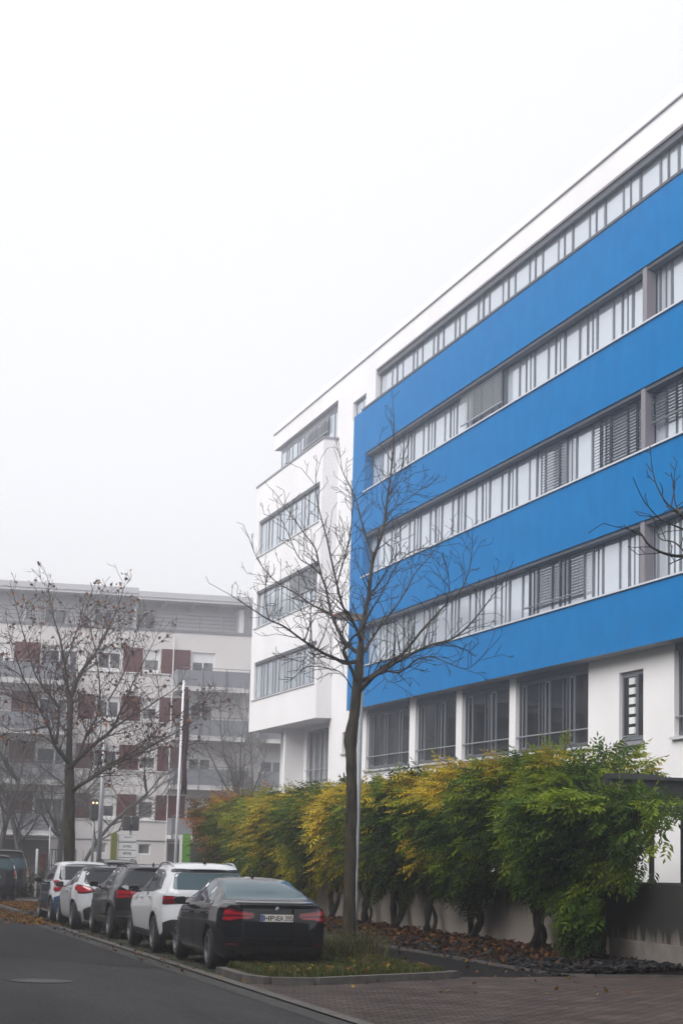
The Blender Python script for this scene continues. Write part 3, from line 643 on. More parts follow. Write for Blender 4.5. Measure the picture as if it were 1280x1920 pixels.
class Car:
    def __init__(s, spec, name, loc, label, body):
        s.s = spec; s.root = empty(name, loc, label, 'car'); bm = car_surface(spec); bm.normal_update(); bm.verts.index_update(); s.co = [v.co.copy() for v in bm.verts]; s.no = [v.normal.copy() for v in bm.verts]; s.polys = [[v.index for v in f.verts] for f in bm.faces]; s.bvh = BVHTree.FromPolygons(s.co, s.polys)
        me = bpy.data.meshes.new('body'); bm.to_mesh(me); bm.free(); me.materials.append(C_[body])
        for tr in range(6):                             # cut the wheel arches; nudge and retry if the cut fails
            tmp = bpy.data.objects.new('tmp', me); COL.objects.link(tmp); R_ = spec['R'] + .055 + .0037 * tr; cut = []
            for y in (spec['ro'], spec['ro'] + spec['wb']):
                for sg in (-1, 1):
                    b = MB().lathe([(-.32, 0), (-.32, R_), (.32, R_), (.32, 0)], (sg * (spec['W'] / 2 + .04), y + .0013 * tr, spec['R'] + .01), 'x', 40 + tr); cm = b.mesh('cut'); cm.materials.append(C_['well'])
                    bm2 = bmesh.new(); bm2.from_mesh(cm); bmesh.ops.remove_doubles(bm2, verts=bm2.verts, dist=1e-5); bmesh.ops.recalc_face_normals(bm2, faces=bm2.faces); bm2.to_mesh(cm); bm2.free()
                    co = bpy.data.objects.new('cut', cm); COL.objects.link(co); cut.append(co)
                    md = tmp.modifiers.new('b', 'BOOLEAN'); md.operation = 'DIFFERENCE'; md.object = co; md.solver = 'EXACT'; md.material_mode = 'TRANSFER'
            dg = bpy.context.evaluated_depsgraph_get(); dg.update()
            m2 = bpy.data.meshes.new_from_object(tmp.evaluated_get(dg)); m2.name = 'body'
            for o in [tmp] + cut: bpy.data.objects.remove(o)
            if max(abs(v.co.x) for v in m2.vertices) < spec['W'] / 2 + .03 and len(m2.vertices) > 1500: break
            print('arch cut retry', name, tr)
        s.body = link('body', m2, None, s.root, True)
        s.wheels()
    def wheels(s):
        p = s.s; R_, wt = p['R'], .215
        for y in (p['ro'], p['ro'] + p['wb']):
            for sg in (-1, 1):
                xo = sg * (p['W'] / 2 - .012); pr = [(0, R_ * .66), (.0, R_ * .80), (-.012, R_ * .93), (-.035, R_ * .985), (-.06, R_), (-wt + .06, R_), (-wt + .02, R_ * .97), (-wt, R_ * .9), (-wt, R_ * .6)]
                o = MB().lathe([(a * sg, b) for a, b in pr], (xo, y, R_), 'x', 36).build('wheel', C_['tyre'], s.root, True)
                b = MB(); rr = R_ * .68
                b.lathe([(-.12 * sg, rr), (.004 * sg, rr), (.004 * sg, rr * .92), (-.03 * sg, rr * .90), (-.11 * sg, rr * .88)], (xo, y, R_), 'x', 36)
                b.lathe([(-.03 * sg, .07), (-.018 * sg, .055), (-.018 * sg, 0)], (xo, y, R_), 'x', 16)
                for q in range(5):
                    for dq in (-.13, .13):
                        t = 2 * math.pi * q / 5 + .3; c_, s_ = math.cos(t + dq), math.sin(t + dq); w_ = .022; px, pz = -s_ * w_, c_ * w_
                        i_, o_ = .05, rr * .93
                        b.add([(xo - sg * .020, y + c_ * i_ + px, R_ + s_ * i_ + pz), (xo - sg * .020, y + c_ * i_ - px, R_ + s_ * i_ - pz), (xo - sg * .012, y + c_ * o_ - px, R_ + s_ * o_ - pz), (xo - sg * .012, y + c_ * o_ + px, R_ + s_ * o_ + pz),
                               (xo - sg * .06, y + c_ * i_ + px, R_ + s_ * i_ + pz), (xo - sg * .06, y + c_ * i_ - px, R_ + s_ * i_ - pz), (xo - sg * .05, y + c_ * o_ - px, R_ + s_ * o_ - pz), (xo - sg * .05, y + c_ * o_ + px, R_ + s_ * o_ + pz)],
                              [(0, 1, 2, 3), (0, 4, 5, 1), (2, 6, 7, 3), (1, 5, 6, 2), (0, 3, 7, 4)])
                b.build('rim', C_[p.get('rim', 'rim')], o)
                MB().lathe([(-.115 * sg, rr * .95), (-.115 * sg, 0)], (xo, y, R_), 'x', 24).build('brake_disc', C_['well'], o)
    def hit(s, proj, sg, a, b):
        if proj == 'side': o, d = Vector((sg * 3, a, b)), Vector((-sg, 0, 0))
        elif proj == 'rear': o, d = Vector((a, -3, b)), Vector((0, 1, 0))
        elif proj == 'front': o, d = Vector((a, s.s['L'] + 3, b)), Vector((0, -1, 0))
        else: o, d = Vector((a, b, 4)), Vector((0, 0, -1))
        h = s.bvh.ray_cast(o, d)
        if h[0] is None:
            h = s.bvh.find_nearest(o + d * 2.6)
        p, n, fi = h[0], h[1], h[2]; vi = s.polys[fi]; w_ = poly_3d_calc([s.co[i] for i in vi], p); m = Vector((0, 0, 0))
        for a_, i in zip(w_, vi): m += s.no[i] * a_
        n = m.normalized() if m.length > 1e-6 and m.dot(n) != 0 else n
        if n.dot(d) > .2: n = -n
        return p, n
    def edge(s, z):                                     # half width seen from behind at height z, short of the rounded corner
        lo, hi = .3, s.s['W'] / 2 + .05
        for _ in range(12):
            m = (lo + hi) / 2; h = s.bvh.ray_cast(Vector((m, -3, z)), Vector((0, 1, 0)))
            if h[0] is not None and abs(h[1].x) < .93 and h[0].y < (.5 if z < 1.06 else 1.9): lo = m
            else: hi = m
        return lo
    def panel(s, name, P, m, proj='side', sg=-1, off=.006, r=.03, parent=None, step=.05, skirt=.02):
        """a shaped piece lying on the bodywork: outline in (y, z) from the side, (x, z) from behind, (x, y) from above"""
        Q = [Vector(q).to_2d() for q in (round_poly(P, r) if r else P)]; out = []
        for i, p in enumerate(Q):                       # even spacing along the outline
            q = Q[(i + 1) % len(Q)]; n = max(1, int((q - p).length / step)); out += [p.lerp(q, t / n) for t in range(n)]
        Q = [p for i, p in enumerate(out) if (p - out[i - 1]).length > 1e-5]; nb = len(Q); pts = list(Q)
        x0, x1, y0, y1 = min(p.x for p in Q), max(p.x for p in Q), min(p.y for p in Q), max(p.y for p in Q)
        def inside(x, y):
            c = False
            for i in range(nb):
                p, q = Q[i - 1], Q[i]
                if (p.y > y) != (q.y > y) and x < (q.x - p.x) * (y - p.y) / (q.y - p.y) + p.x: c = not c
            return c
        for i in range(1, int((x1 - x0) / step) + 1):
            for j in range(1, int((y1 - y0) / step) + 1):
                x, y = x0 + (i + .5 * (j % 2)) * step, y0 + j * step
                if inside(x, y) and min((Vector((x, y)) - p).length for p in Q) > step * .45: pts.append(Vector((x, y)))
        vv, ee, ff, _, _, _ = delaunay_2d_cdt(pts, [], [list(range(nb))], 1, 1e-6)
        V, N = [], []
        for v in vv:
            p, n = s.hit(proj, sg, v.x * (lim_ / abs(v.x)) if proj == 'rear' and abs(v.x) > (lim_ := s.edge(v.y)) else v.x, v.y); V.append(p + n * off); N.append(n)
        F = [tuple(f) for f in ff]; cnt = {}
        f0 = sum((V[f[1]] - V[f[0]]).cross(V[f[2]] - V[f[0]]).dot(N[f[0]]) for f in F)
        if f0 < 0: F = [f[::-1] for f in F]
        if skirt:
            for f in F:
                for i in range(len(f)): cnt[(f[i], f[(i + 1) % len(f)])] = 1
            k = len(V); low = {}
            for (p, q) in list(cnt):
                if (q, p) not in cnt:
                    for w_ in (p, q):
                        if w_ not in low: low[w_] = len(V); V.append(V[w_] - N[w_] * (off + skirt)); N.append(N[w_])
                    F.append((q, p, low[p], low[q]))
        me = bpy.data.meshes.new(name); me.from_pydata([tuple(v) for v in V], [], F); me.update()
        o = link(name, me, C_[m] if isinstance(m, str) else m, parent or s.root, True)
        me.normals_split_custom_set_from_vertices([tuple(n) for n in N])
        return o
    def both(s, name, P, m, **k): return [s.panel(name, P, m, 'side', sg, **k) for sg in (-1, 1)]
    def rear2(s, name, P, m, **k): return [s.panel(name, [(x * q, z) for x, z in P], m, 'rear', **k) for q in (1, -1)]
    def line(s, pts, m='trim', proj='side', sg=-1, wd=.006, off=.002, name='seam'):
        b = MB()
        for (a, c), (d, e) in zip(pts[:-1], pts[1:]):
            L = math.hypot(d - a, e - c); n = max(1, int(L / .08)); nx, nz = -(e - c) / L * wd / 2, (d - a) / L * wd / 2; pv = None
            for i in range(n + 1):
                t = i / n; p, nn = s.hit(proj, sg, lerp(a, d, t) + nx, lerp(c, e, t) + nz); q, n2 = s.hit(proj, sg, lerp(a, d, t) - nx, lerp(c, e, t) - nz)
                cur = (p + nn * off, q + n2 * off)
                if pv: b.add([pv[0], pv[1], cur[1], cur[0]], [(0, 1, 2, 3)])
                pv = cur
        return b.build(name, C_[m], s.root)
    def door(s, P, m, handle=None, hm=None, r=.05):
        for sg in (-1, 1):
            k = 1.0
            s.panel('door_gap', [(y, z) for y, z in grow_poly(P, .010)], 'trim', 'side', sg, off=.0012, r=r, skirt=0)
            d = s.panel('door', P, m, 'side', sg, off=.0035, r=r, skirt=.004)
            if handle:
                p, n = s.hit('side', sg, *handle); b = MB(); b.bbox(-.016, .016, -.095, .095, -.013, .013, .006)
                b.v = [tuple(p + n * .026 + Vector(v)) for v in b.v]; b.build('handle', C_[hm or m], d, True)
    def mirror(s, y, z, m='plastic', out=.17):
        for sg in (-1, 1):
            p, n = s.hit('side', sg, y, z); x0 = p.x
            b = MB(); b.bbox(-.095, .095, -.05, .06, -.068, .068, .035); b.v = [(x0 + sg * (out) + v[0], y + v[1] + .02, z + .02 + v[2] * (1 - .15 * (v[0] * sg > 0))) for v in b.v]
            b.box(min(x0 - sg * .03, x0 + sg * .12), max(x0 - sg * .03, x0 + sg * .12), y - .01, y + .05, z - .045, z - .015)
            o = b.build('side_mirror', C_[m], s.root, True)
            MB().box(x0 + sg * out - .08, x0 + sg * out + .08, y - .035, y - .0315, z - .035, z + .07).build('mirror_glass', C_['glass'], o)
    def fin(s, y, m='trim'):
        p, n = s.hit('top', 1, 0, y); b = MB(); b.add([(-.022, y - .07, p.z - .01), (.022, y - .07, p.z - .01), (.018, y + .10, p.z - .01), (-.018, y + .10, p.z - .01), (-.005, y - .075, p.z + .06), (.005, y - .075, p.z + .06), (0, y - .02, p.z + .055)],
            [(0, 1, 5, 4), (1, 2, 6, 5), (2, 3, 6), (3, 0, 4, 6), (4, 5, 6)]); b.build('antenna', C_[m], s.root)
    def plate(s, z, text, y=None, x=0):
        p, n = s.hit('rear', 1, x, z); y0 = p.y - .022 if y is None else y
        b = MB(); b.bbox(x - .26, x + .26, y0, y0 + .012, z - .055, z + .055, .004); o = b.build('number_plate', C_['plate'], s.root)
        MB().box(x - .257, x - .216, y0 - .0015, y0 + .002, z - .052, z + .052).build('blue_band', C_['pblue'], o)
        MB().box(x - .272, x + .272, y0 + .005, y0 + .03, z - .066, z + .066).build('plate_holder', C_['plastic'], o)
        if not text: return o
        a, c = text
        place_text(a, x - .128, y0 - .002, z - .040, .080, .165, C_['ink'], o)
        for dz, m in ((.018, 'seal'), (-.02, 'pblue')):
            b = MB(); b.lathe([(0, 0), (0, .016)], (0, 0, 0), 'z', 16); b.v = [(x - .016 + v[0], y0 - .002, z + dz + v[1]) for v in b.v]; b.build('seal', C_[m], o)
        place_text(c, x + .128, y0 - .002, z - .040, .080, .245, C_['ink'], o)
        return o
def grow_poly(P, d):
    c = sum((Vector(p).to_2d() for p in P), Vector((0, 0))) / len(P); out = []
    for p in P:
        v = Vector(p).to_2d() - c; out.append(tuple(c + v * (1 + d / v.length)))
    return out
def place_text(txt, cx, y, z0, h, w_, m, parent, mp=None):
    """lettering as real flat shapes facing -y, fitted to height h and width w_ and centred on cx"""
    cu = bpy.data.curves.new('lettering', 'FONT'); cu.body = txt; cu.offset = .018
    o = bpy.data.objects.new('lettering', cu); COL.objects.link(o); dg = bpy.context.evaluated_depsgraph_get(); dg.update()
    me = bpy.data.meshes.new_from_object(o.evaluated_get(dg)); bpy.data.objects.remove(o)
    xs = [v.co.x for v in me.vertices]; zs = [v.co.y for v in me.vertices]; sx = w_ / (max(xs) - min(xs)); sz = h / (max(zs) - min(zs))
    for v in me.vertices: v.co = Vector(((v.co.x - (min(xs) + max(xs)) / 2) * sx + cx, y, z0 + (v.co.y - min(zs)) * sz))
    me.materials.clear(); me.name = 'lettering'; return link('lettering', me, m, parent)

def P_(*a): return list(a)
CX_ROW = 7.34
# ---- black saloon, nearest
sp = dict(L=4.63, W=1.81, R=.325, wb=2.81, ro=1.02, zb=.20, roofw=.60, rc=.20, fc=.35,
          top=[(0, 1.055), (.12, 1.085), (.55, 1.10), (.72, 1.14), (1.05, 1.27), (1.4, 1.375), (1.75, 1.435), (2.2, 1.455), (2.65, 1.43), (2.95, 1.33), (3.5, 1.07), (3.9, .98), (4.4, .86), (4.63, .72)],
          belt=[(0, .98), (.5, 1.0), (1.2, .985), (2.5, .955), (3.4, .925), (4.2, .82), (4.63, .66)], plan=[(0, .90), (.35, .965), (.9, 1), (3.6, 1), (4.2, .95), (4.63, .80)],
          rear=[(.2, .14), (.35, .05), (.5, 0), (.64, .004), (.74, .012), (.95, .040), (1.02, .05), (1.08, .02), (1.2, .1)], front=[(.2, .1), (.5, 0), (.7, .05), (.9, .2)])
c = Car(sp, 'parked_car', (7.30, 31.0, gz(32.0)), 'black saloon with white HP EA 395 number plate, parked nearest by the grass island', 'black')
DLO = [(1.08, 1.035), (1.30, 1.20), (1.62, 1.325), (2.05, 1.375), (2.55, 1.355), (2.95, 1.23), (3.38, 1.02), (3.30, .985), (2.2, .995), (1.2, 1.01)]
c.both('window_trim', grow_poly(DLO, .02), 'trim', off=.003, r=.05)
for g in ([(2.34, 1.01), (2.34, 1.345), (2.57, 1.335), (2.93, 1.215), (3.28, 1.015)], [(1.60, 1.02), (1.60, 1.305), (1.72, 1.335), (2.05, 1.36), (2.27, 1.35), (2.27, 1.01)], [(1.18, 1.04), (1.36, 1.21), (1.55, 1.29), (1.55, 1.02)]):
    c.both('side_window', g, 'glass', off=.007, r=.03)
c.door([(2.30, .30), (2.30, .985), (3.33, .965), (3.40, .70), (3.36, .30)], 'black', (2.48, .86)); c.door([(1.42, .55), (1.30, .80), (1.32, 1.0), (2.27, .985), (2.27, .30), (1.62, .30)], 'black', (1.55, .88))
c.panel('window_surround', [(-.72, 1.112), (-.60, 1.402), (.60, 1.402), (.72, 1.112)], 'trim', 'rear', r=.06, off=.003)
c.panel('rear_window', [(-.68, 1.128), (-.57, 1.388), (.57, 1.388), (.68, 1.128)], 'rearglass', 'rear', r=.05, off=.007)
c.panel('boot_lip', [(-.63, 1.072), (-.60, 1.092), (.60, 1.092), (.63, 1.072)], 'trim', 'rear', r=.008, off=.016)
c.panel('boot_lid', [(-.64, .745), (-.68, 1.0), (-.60, 1.07), (.60, 1.07), (.68, 1.0), (.64, .745)], 'black', 'rear', r=.04, off=.004, skirt=.004)
TL = [(-.885, .80), (-.885, .96), (-.82, 1.0), (-.70, .99), (-.64, .96), (-.36, .93), (-.36, .86), (-.42, .835), (-.62, .83), (-.68, .80)]
for q in (1, -1):
    t = c.panel('tail_lamp', [(x * q, z) for x, z in TL], 'lampdark', 'rear', off=.012, r=.03)
    c.panel('lamp_glow_strip', [(x * q, z) for x, z in ((-.86, .90), (-.84, .965), (-.72, .965), (-.66, .935), (-.39, .912), (-.39, .895), (-.67, .905), (-.74, .90))], 'lamp', 'rear', off=.016, r=.012, parent=t)
    c.panel('lamp_glow_strip', [(x * q, z) for x, z in ((-.86, .815), (-.86, .855), (-.68, .865), (-.42, .858), (-.43, .845), (-.64, .84), (-.70, .815))], 'lamp', 'rear', off=.016, r=.012, parent=t)
c.line([(-.80, .665), (-.6, .655), (.6, .655), (.80, .665)], 'trim', 'rear', wd=.012, name='bumper_seam')
c.panel('bumper_insert', [(-.62, .31), (-.72, .40), (-.60, .42), (.60, .42), (.72, .40), (.62, .31)], 'plastic', 'rear', off=.004, r=.03)
c.panel('bumper_crease', [(-.78, .575), (-.74, .60), (.74, .60), (.78, .575)], 'black', 'rear', off=.014, r=.01)
c.rear2('reflector', [(-.78, .435), (-.78, .46), (-.58, .455), (-.58, .435)], 'lampdark', off=.008, r=.008)
mb = MB()
for k in (-.55, -.44):
    b = MB().lathe([(0, .036), (.14, .036)], (0, 0, 0), 'x', 16); mb.add([(k + v[1], .03 + v[0], .27 + v[2]) for v in b.v], b.f)
mb.build('exhaust_pipe', C_['chrome'], c.root, True)
c.plate(.855, ('HP', 'EA 395'))
p, n = c.hit('rear', 1, 0, 1.0)
def roundel(car, z, rad, x=0):
    p, n = car.hit('rear', 1, x, z); y = p.y - .012; o = None
    def disc(r, dy, a0, a1, m, nm, par):
        b = MB(); k = 14; pts = [(x, y - dy, z)] + [(x + r * math.cos(lerp(a0, a1, i / k)), y - dy, z + r * math.sin(lerp(a0, a1, i / k))) for i in range(k + 1)]
        b.add(pts, [(0, i, i + 1) for i in range(1, k + 1)]); return b.build(nm, C_[m], par)
    b = MB().lathe([(0, 0), (0, rad), (.012, rad)], (0, 0, 0), 'x', 24); b.v = [(x + v[1], y + v[0], z + v[2]) for v in b.v]; o = b.build('badge', C_['trim'], car.root)
    for i in range(4): disc(rad * .68, .002, i * math.pi / 2, (i + 1) * math.pi / 2, ('plate', 'emb')[i % 2], 'badge_quarter', o)
roundel(c, 1.005, .041)
c.mirror(3.02, 1.0, 'black'); c.fin(1.95, 'trim')

def side_kit(c, dlo, panes, doors, body, glass='glass', trim='trim'):
    c.both('window_trim', grow_poly(dlo, .02), trim, off=.003, r=.05)
    for g in panes: c.both('side_window', g, glass, off=.007, r=.03)
    for d, h in doors: c.door(d, body, h)
def rails(c, xs, y0, y1, m):
    for q in (-1, 1):
        pts = []
        for i in range(13):
            t = i / 12; y = lerp(y0, y1, t); p, n = c.hit('top', 1, xs * q, y); pts.append((xs * q, y, p.z + .055 * min(1, 5 * t, 5 * (1 - t)) - .005))
        MB().tube(pts, .017, 8).build('roof_rail', C_[m], c.root, True)
# ---- white compact SUV
sp = dict(L=4.36, W=1.84, R=.345, wb=2.64, ro=.86, zb=.26, roofw=.60, rc=.22, fc=.32,
          top=[(0, 1.545), (.15, 1.59), (.7, 1.64), (1.3, 1.655), (2.0, 1.63), (2.5, 1.52), (3.2, 1.12), (3.5, 1.05), (4.1, .93), (4.36, .78)],
          belt=[(0, 1.10), (.6, 1.10), (1.4, 1.06), (3.0, .99), (3.9, .92), (4.36, .72)], plan=[(0, .91), (.35, .97), (.9, 1), (3.4, 1), (4.0, .95), (4.36, .8)],
          rear=[(.26, .16), (.42, .03), (.6, 0), (.72, .02), (.95, .075), (1.08, .09), (1.15, .12), (1.5, .36), (1.6, .28)], front=[(.2, .12), (.5, 0), (.75, .05), (1.0, .2)])
c = Car(sp, 'parked_car', (7.28, 36.2, gz(37.2)), 'white compact SUV with silver roof rails, parked just ahead of the black saloon', 'white')
side_kit(c, [(.62, 1.17), (.80, 1.42), (1.2, 1.50), (1.9, 1.495), (2.35, 1.42), (3.05, 1.10), (2.95, 1.07), (1.4, 1.11)],
         [[(2.0, 1.11), (2.0, 1.465), (2.33, 1.39), (2.93, 1.10)], [(1.18, 1.135), (1.18, 1.47), (1.93, 1.468), (1.93, 1.11)], [(.72, 1.19), (.86, 1.40), (1.11, 1.46), (1.11, 1.14)]],
         [([(1.97, .36), (1.97, 1.07), (2.98, 1.04), (3.12, .80), (3.08, .36)], (2.14, .98)), ([(1.22, .62), (1.02, .85), (1.06, 1.11), (1.93, 1.08), (1.93, .36), (1.42, .36)], (1.22, 1.01))], 'white')
c.panel('rear_window', [(-.68, 1.175), (-.60, 1.465), (.60, 1.465), (.68, 1.175)], 'rearglass', 'rear', r=.06, off=.008)
c.panel('roof_spoiler', [(-.64, 1.475), (-.60, 1.535), (.60, 1.535), (.64, 1.475)], 'roofblack', 'rear', r=.03, off=.015)
c.panel('tailgate', [(-.70, .66), (-.74, .92), (-.70, 1.16), (.70, 1.16), (.74, .92), (.70, .66)], 'white', 'rear', r=.05, off=.004, skirt=.004)
c.rear2('tail_lamp', [(-.93, .90), (-.90, 1.06), (-.34, 1.045), (-.40, .93)], 'lampdark', r=.02, off=.014)
c.rear2('lamp_glow_strip', [(-.90, 1.0), (-.88, 1.04), (-.52, 1.03), (-.54, 1.01)], 'lamp', r=.01, off=.018)
c.panel('rear_bumper', [(-.86, .28), (-.88, .56), (-.70, .64), (.70, .64), (.88, .56), (.86, .28)], 'plastic', 'rear', r=.05, off=.012)
c.rear2('exhaust_trim', [(-.66, .34), (-.70, .43), (-.42, .43), (-.44, .34)], 'chrome', r=.02, off=.018)
c.both('sill_cladding', [(1.28, .27), (1.26, .40), (3.05, .40), (3.06, .27)], 'plastic', off=.008, r=.02)
c.plate(.83, None); c.mirror(2.72, 1.10, 'trim'); rails(c, .585, .62, 2.3, 'chrome'); c.fin(.75, 'trim')
# ---- anthracite crossover
sp = dict(L=4.23, W=1.82, R=.345, wb=2.59, ro=.80, zb=.26, roofw=.58, rc=.22, fc=.32,
          top=[(0, 1.49), (.15, 1.52), (.7, 1.565), (1.3, 1.575), (1.9, 1.55), (2.4, 1.47), (3.1, 1.12), (3.4, 1.06), (4.0, .95), (4.23, .80)],
          belt=[(0, 1.08), (.6, 1.08), (1.4, 1.04), (3.0, .98), (3.8, .92), (4.23, .72)], plan=[(0, .90), (.35, .97), (.9, 1), (3.3, 1), (3.9, .95), (4.23, .8)],
          rear=[(.26, .18), (.42, .03), (.6, 0), (.72, .03), (.95, .06), (1.05, .08), (1.12, .12), (1.45, .46), (1.52, .38)], front=[(.2, .12), (.5, 0), (.75, .05), (1.0, .2)])
c = Car(sp, 'parked_car', (7.33, 42.15, gz(43)), 'anthracite crossover with a chrome window arch and chrome bumper strip, between two white cars', 'grey')
side_kit(c, [(.66, 1.14), (.95, 1.40), (1.3, 1.455), (1.9, 1.45), (2.3, 1.36), (2.95, 1.09), (2.85, 1.06), (1.4, 1.10)],
         [[(1.95, 1.10), (1.95, 1.42), (2.27, 1.335), (2.83, 1.09)], [(1.16, 1.115), (1.16, 1.415), (1.88, 1.425), (1.88, 1.10)], [(.78, 1.15), (1.0, 1.36), (1.10, 1.40), (1.10, 1.12)]],
         [([(1.92, .36), (1.92, 1.05), (2.88, 1.03), (3.0, .80), (2.96, .36)], (2.08, .96)), ([(1.16, .62), (.98, .85), (1.02, 1.09), (1.88, 1.06), (1.88, .36), (1.36, .36)], (1.16, .99))], 'grey')
for sg in (-1, 1): c.line([(.60, 1.13), (.93, 1.425), (1.3, 1.48), (1.9, 1.475), (2.35, 1.38)], 'chrome', 'side', sg, wd=.022, off=.008, name='chrome_strip')
c.panel('rear_window', [(-.70, 1.13), (-.60, 1.42), (.60, 1.42), (.70, 1.13)], 'glass', 'rear', r=.06, off=.008)
c.panel('tailgate', [(-.70, .62), (-.76, .92), (-.72, 1.115), (.72, 1.115), (.76, .92), (.70, .62)], 'grey', 'rear', r=.05, off=.004, skirt=.004)
c.rear2('tail_lamp', [(-.92, .86), (-.90, 1.03), (-.42, 1.02), (-.46, .90)], 'lamp', r=.03, off=.014)
c.rear2('lamp_glow_strip', [(-.90, .93), (-.89, .955), (-.45, .955), (-.46, .93)], 'lampdark', r=.01, off=.019)
c.panel('rear_bumper', [(-.84, .28), (-.87, .58), (-.70, .62), (.70, .62), (.87, .58), (.84, .28)], 'plastic', 'rear', r=.05, off=.012)
c.panel('chrome_strip', [(-.80, .485), (-.80, .515), (.80, .515), (.80, .485)], 'chrome', 'rear', r=.008, off=.02)
c.both('sill_cladding', [(1.22, .27), (1.2, .42), (2.95, .42), (2.96, .27)], 'plastic', off=.008, r=.02)
c.plate(.82, None); c.mirror(2.62, 1.08, 'trim'); rails(c, .56, .75, 2.1, 'plastic'); c.fin(.72, 'trim')
# ---- pearl white hatchback, black roof
sp = dict(L=3.94, W=1.745, R=.32, wb=2.56, ro=.62, zb=.2, roofw=.55, rc=.26, fc=.34,
          top=[(0, 1.42), (.15, 1.45), (.6, 1.49), (1.2, 1.50), (1.7, 1.47), (2.2, 1.36), (2.95, 1.0), (3.3, .94), (3.8, .82), (3.94, .72)],
          belt=[(0, 1.02), (.5, 1.03), (1.0, .99), (2.8, .90), (3.5, .83), (3.94, .66)], plan=[(0, .88), (.3, .96), (.6, 1), (1.2, .97), (2.8, .97), (3.3, .97), (3.94, .78)],
          rear=[(.2, .15), (.4, .02), (.55, 0), (.7, .03), (.95, .08), (1.05, .16), (1.38, .45), (1.45, .40)], front=[(.2, .1), (.5, 0), (.7, .05), (.9, .2)])
c = Car(sp, 'parked_car', (7.14, 47.2, gz(48)), 'pearl white hatchback with black roof and round red lamps, bulging rear wing', 'silver')
side_kit(c, [(.55, 1.10), (.72, 1.28), (1.05, 1.385), (1.6, 1.37), (2.05, 1.27), (2.75, .98), (2.6, .95), (1.2, 1.03)],
         [[(1.62, 1.02), (1.62, 1.335), (2.0, 1.245), (2.58, .98)], [(.78, 1.10), (.80, 1.27), (1.06, 1.35), (1.55, 1.345), (1.55, 1.03)]],
         [([(1.58, .30), (1.58, .98), (2.64, .93), (2.74, .70), (2.70, .30)], (1.74, .88)), ([(.98, .60), (.85, .80), (.90, 1.03), (1.54, 1.0), (1.54, .30), (1.14, .30)], (1.02, .95))], 'silver')
c.panel('roof_panel', [(-.56, .62), (-.60, 1.75), (-.5, 2.0), (.5, 2.0), (.60, 1.75), (.56, .62)], 'roofblack', 'top', off=.004, r=.06, skirt=.005)
c.panel('rear_window', [(-.64, 1.06), (-.56, 1.36), (.56, 1.36), (.64, 1.06)], 'glass', 'rear', r=.08, off=.008)
c.panel('roof_spoiler', [(-.60, 1.365), (-.56, 1.43), (.56, 1.43), (.60, 1.365)], 'roofblack', 'rear', r=.03, off=.03)
c.rear2('tail_lamp', [(-.84, .86), (-.86, .96), (-.80, 1.03), (-.62, 1.0), (-.44, .95), (-.46, .90), (-.62, .87)], 'lamp', r=.05, off=.018)
c.rear2('lamp_frame', [(-.88, .84), (-.89, .98), (-.81, 1.06), (-.5, 1.0), (-.40, .94), (-.42, .88), (-.62, .845)], 'trim', r=.05, off=.008)
c.panel('rear_bumper', [(-.6, .24), (-.66, .48), (-.5, .56), (.5, .56), (.66, .48), (.6, .24)], 'plastic', 'rear', r=.05, off=.008)
c.plate(.68, None); c.mirror(2.45, .98, 'trim'); c.fin(.72, 'trim')
# ---- two-tone small car
sp = dict(L=3.50, W=1.665, R=.31, wb=2.44, ro=.56, zb=.2, roofw=.60, rc=.22, fc=.32,
          top=[(0, 1.50), (.15, 1.525), (.6, 1.555), (1.2, 1.555), (1.8, 1.52), (2.3, 1.42), (2.9, 1.08), (3.1, 1.02), (3.4, .92), (3.5, .8)],
          belt=[(0, 1.04), (.6, 1.03), (2.6, .98), (3.2, .90), (3.5, .72)], plan=[(0, .92), (.3, .98), (.6, 1), (2.8, 1), (3.2, .96), (3.5, .82)],
          rear=[(.2, .12), (.4, .01), (.55, 0), (.8, .03), (1.0, .05), (1.1, .08), (1.45, .26), (1.53, .22)], front=[(.2, .1), (.5, 0), (.8, .05), (1.0, .2)])
c = Car(sp, 'parked_car', (7.16, 52.0, gz(53)), 'small car with white frame and roof but dark blue doors, frontmost of the parked row', 'white')
side_kit(c, [(.58, 1.12), (.66, 1.36), (.9, 1.43), (1.6, 1.43), (2.15, 1.33), (2.62, 1.04), (2.5, 1.0), (.7, 1.05)],
         [[(1.40, 1.06), (1.40, 1.40), (1.62, 1.40), (2.1, 1.305), (2.5, 1.05)], [(.66, 1.12), (.72, 1.34), (.92, 1.40), (1.33, 1.40), (1.33, 1.06)]],
         [([(1.36, .30), (1.36, 1.02), (2.54, .98), (2.62, .75), (2.58, .30)], (1.52, .92)), ([(.84, .60), (.74, .84), (.78, 1.04), (1.33, 1.02), (1.33, .30), (1.02, .30)], (.9, .95))], 'navy')
c.panel('rear_window', [(-.66, 1.09), (-.60, 1.43), (.60, 1.43), (.66, 1.09)], 'glass', 'rear', r=.06, off=.008)
c.rear2('tail_lamp', [(-.83, .82), (-.85, .93), (-.82, 1.05), (-.70, 1.08), (-.58, 1.03), (-.56, .93), (-.60, .83), (-.70, .79)], 'lamp', r=.08, off=.02)
c.rear2('lamp_inner_lens', [(-.76, .89), (-.76, .96), (-.66, .97), (-.64, .90)], 'clear', r=.03, off=.026)
c.panel('rear_bumper', [(-.80, .24), (-.82, .62), (-.6, .70), (.6, .70), (.82, .62), (.80, .24)], mat('blue_bumper_paint', (.02, .07, .18), .4, coat=1), 'rear', r=.05, off=.008)
c.both('fuel_flap', [(.60, .82), (.60, .95), (.70, .95), (.70, .82)], 'trim', off=.006, r=.04)
c.plate(.60, None); c.mirror(2.35, 1.02, 'trim')
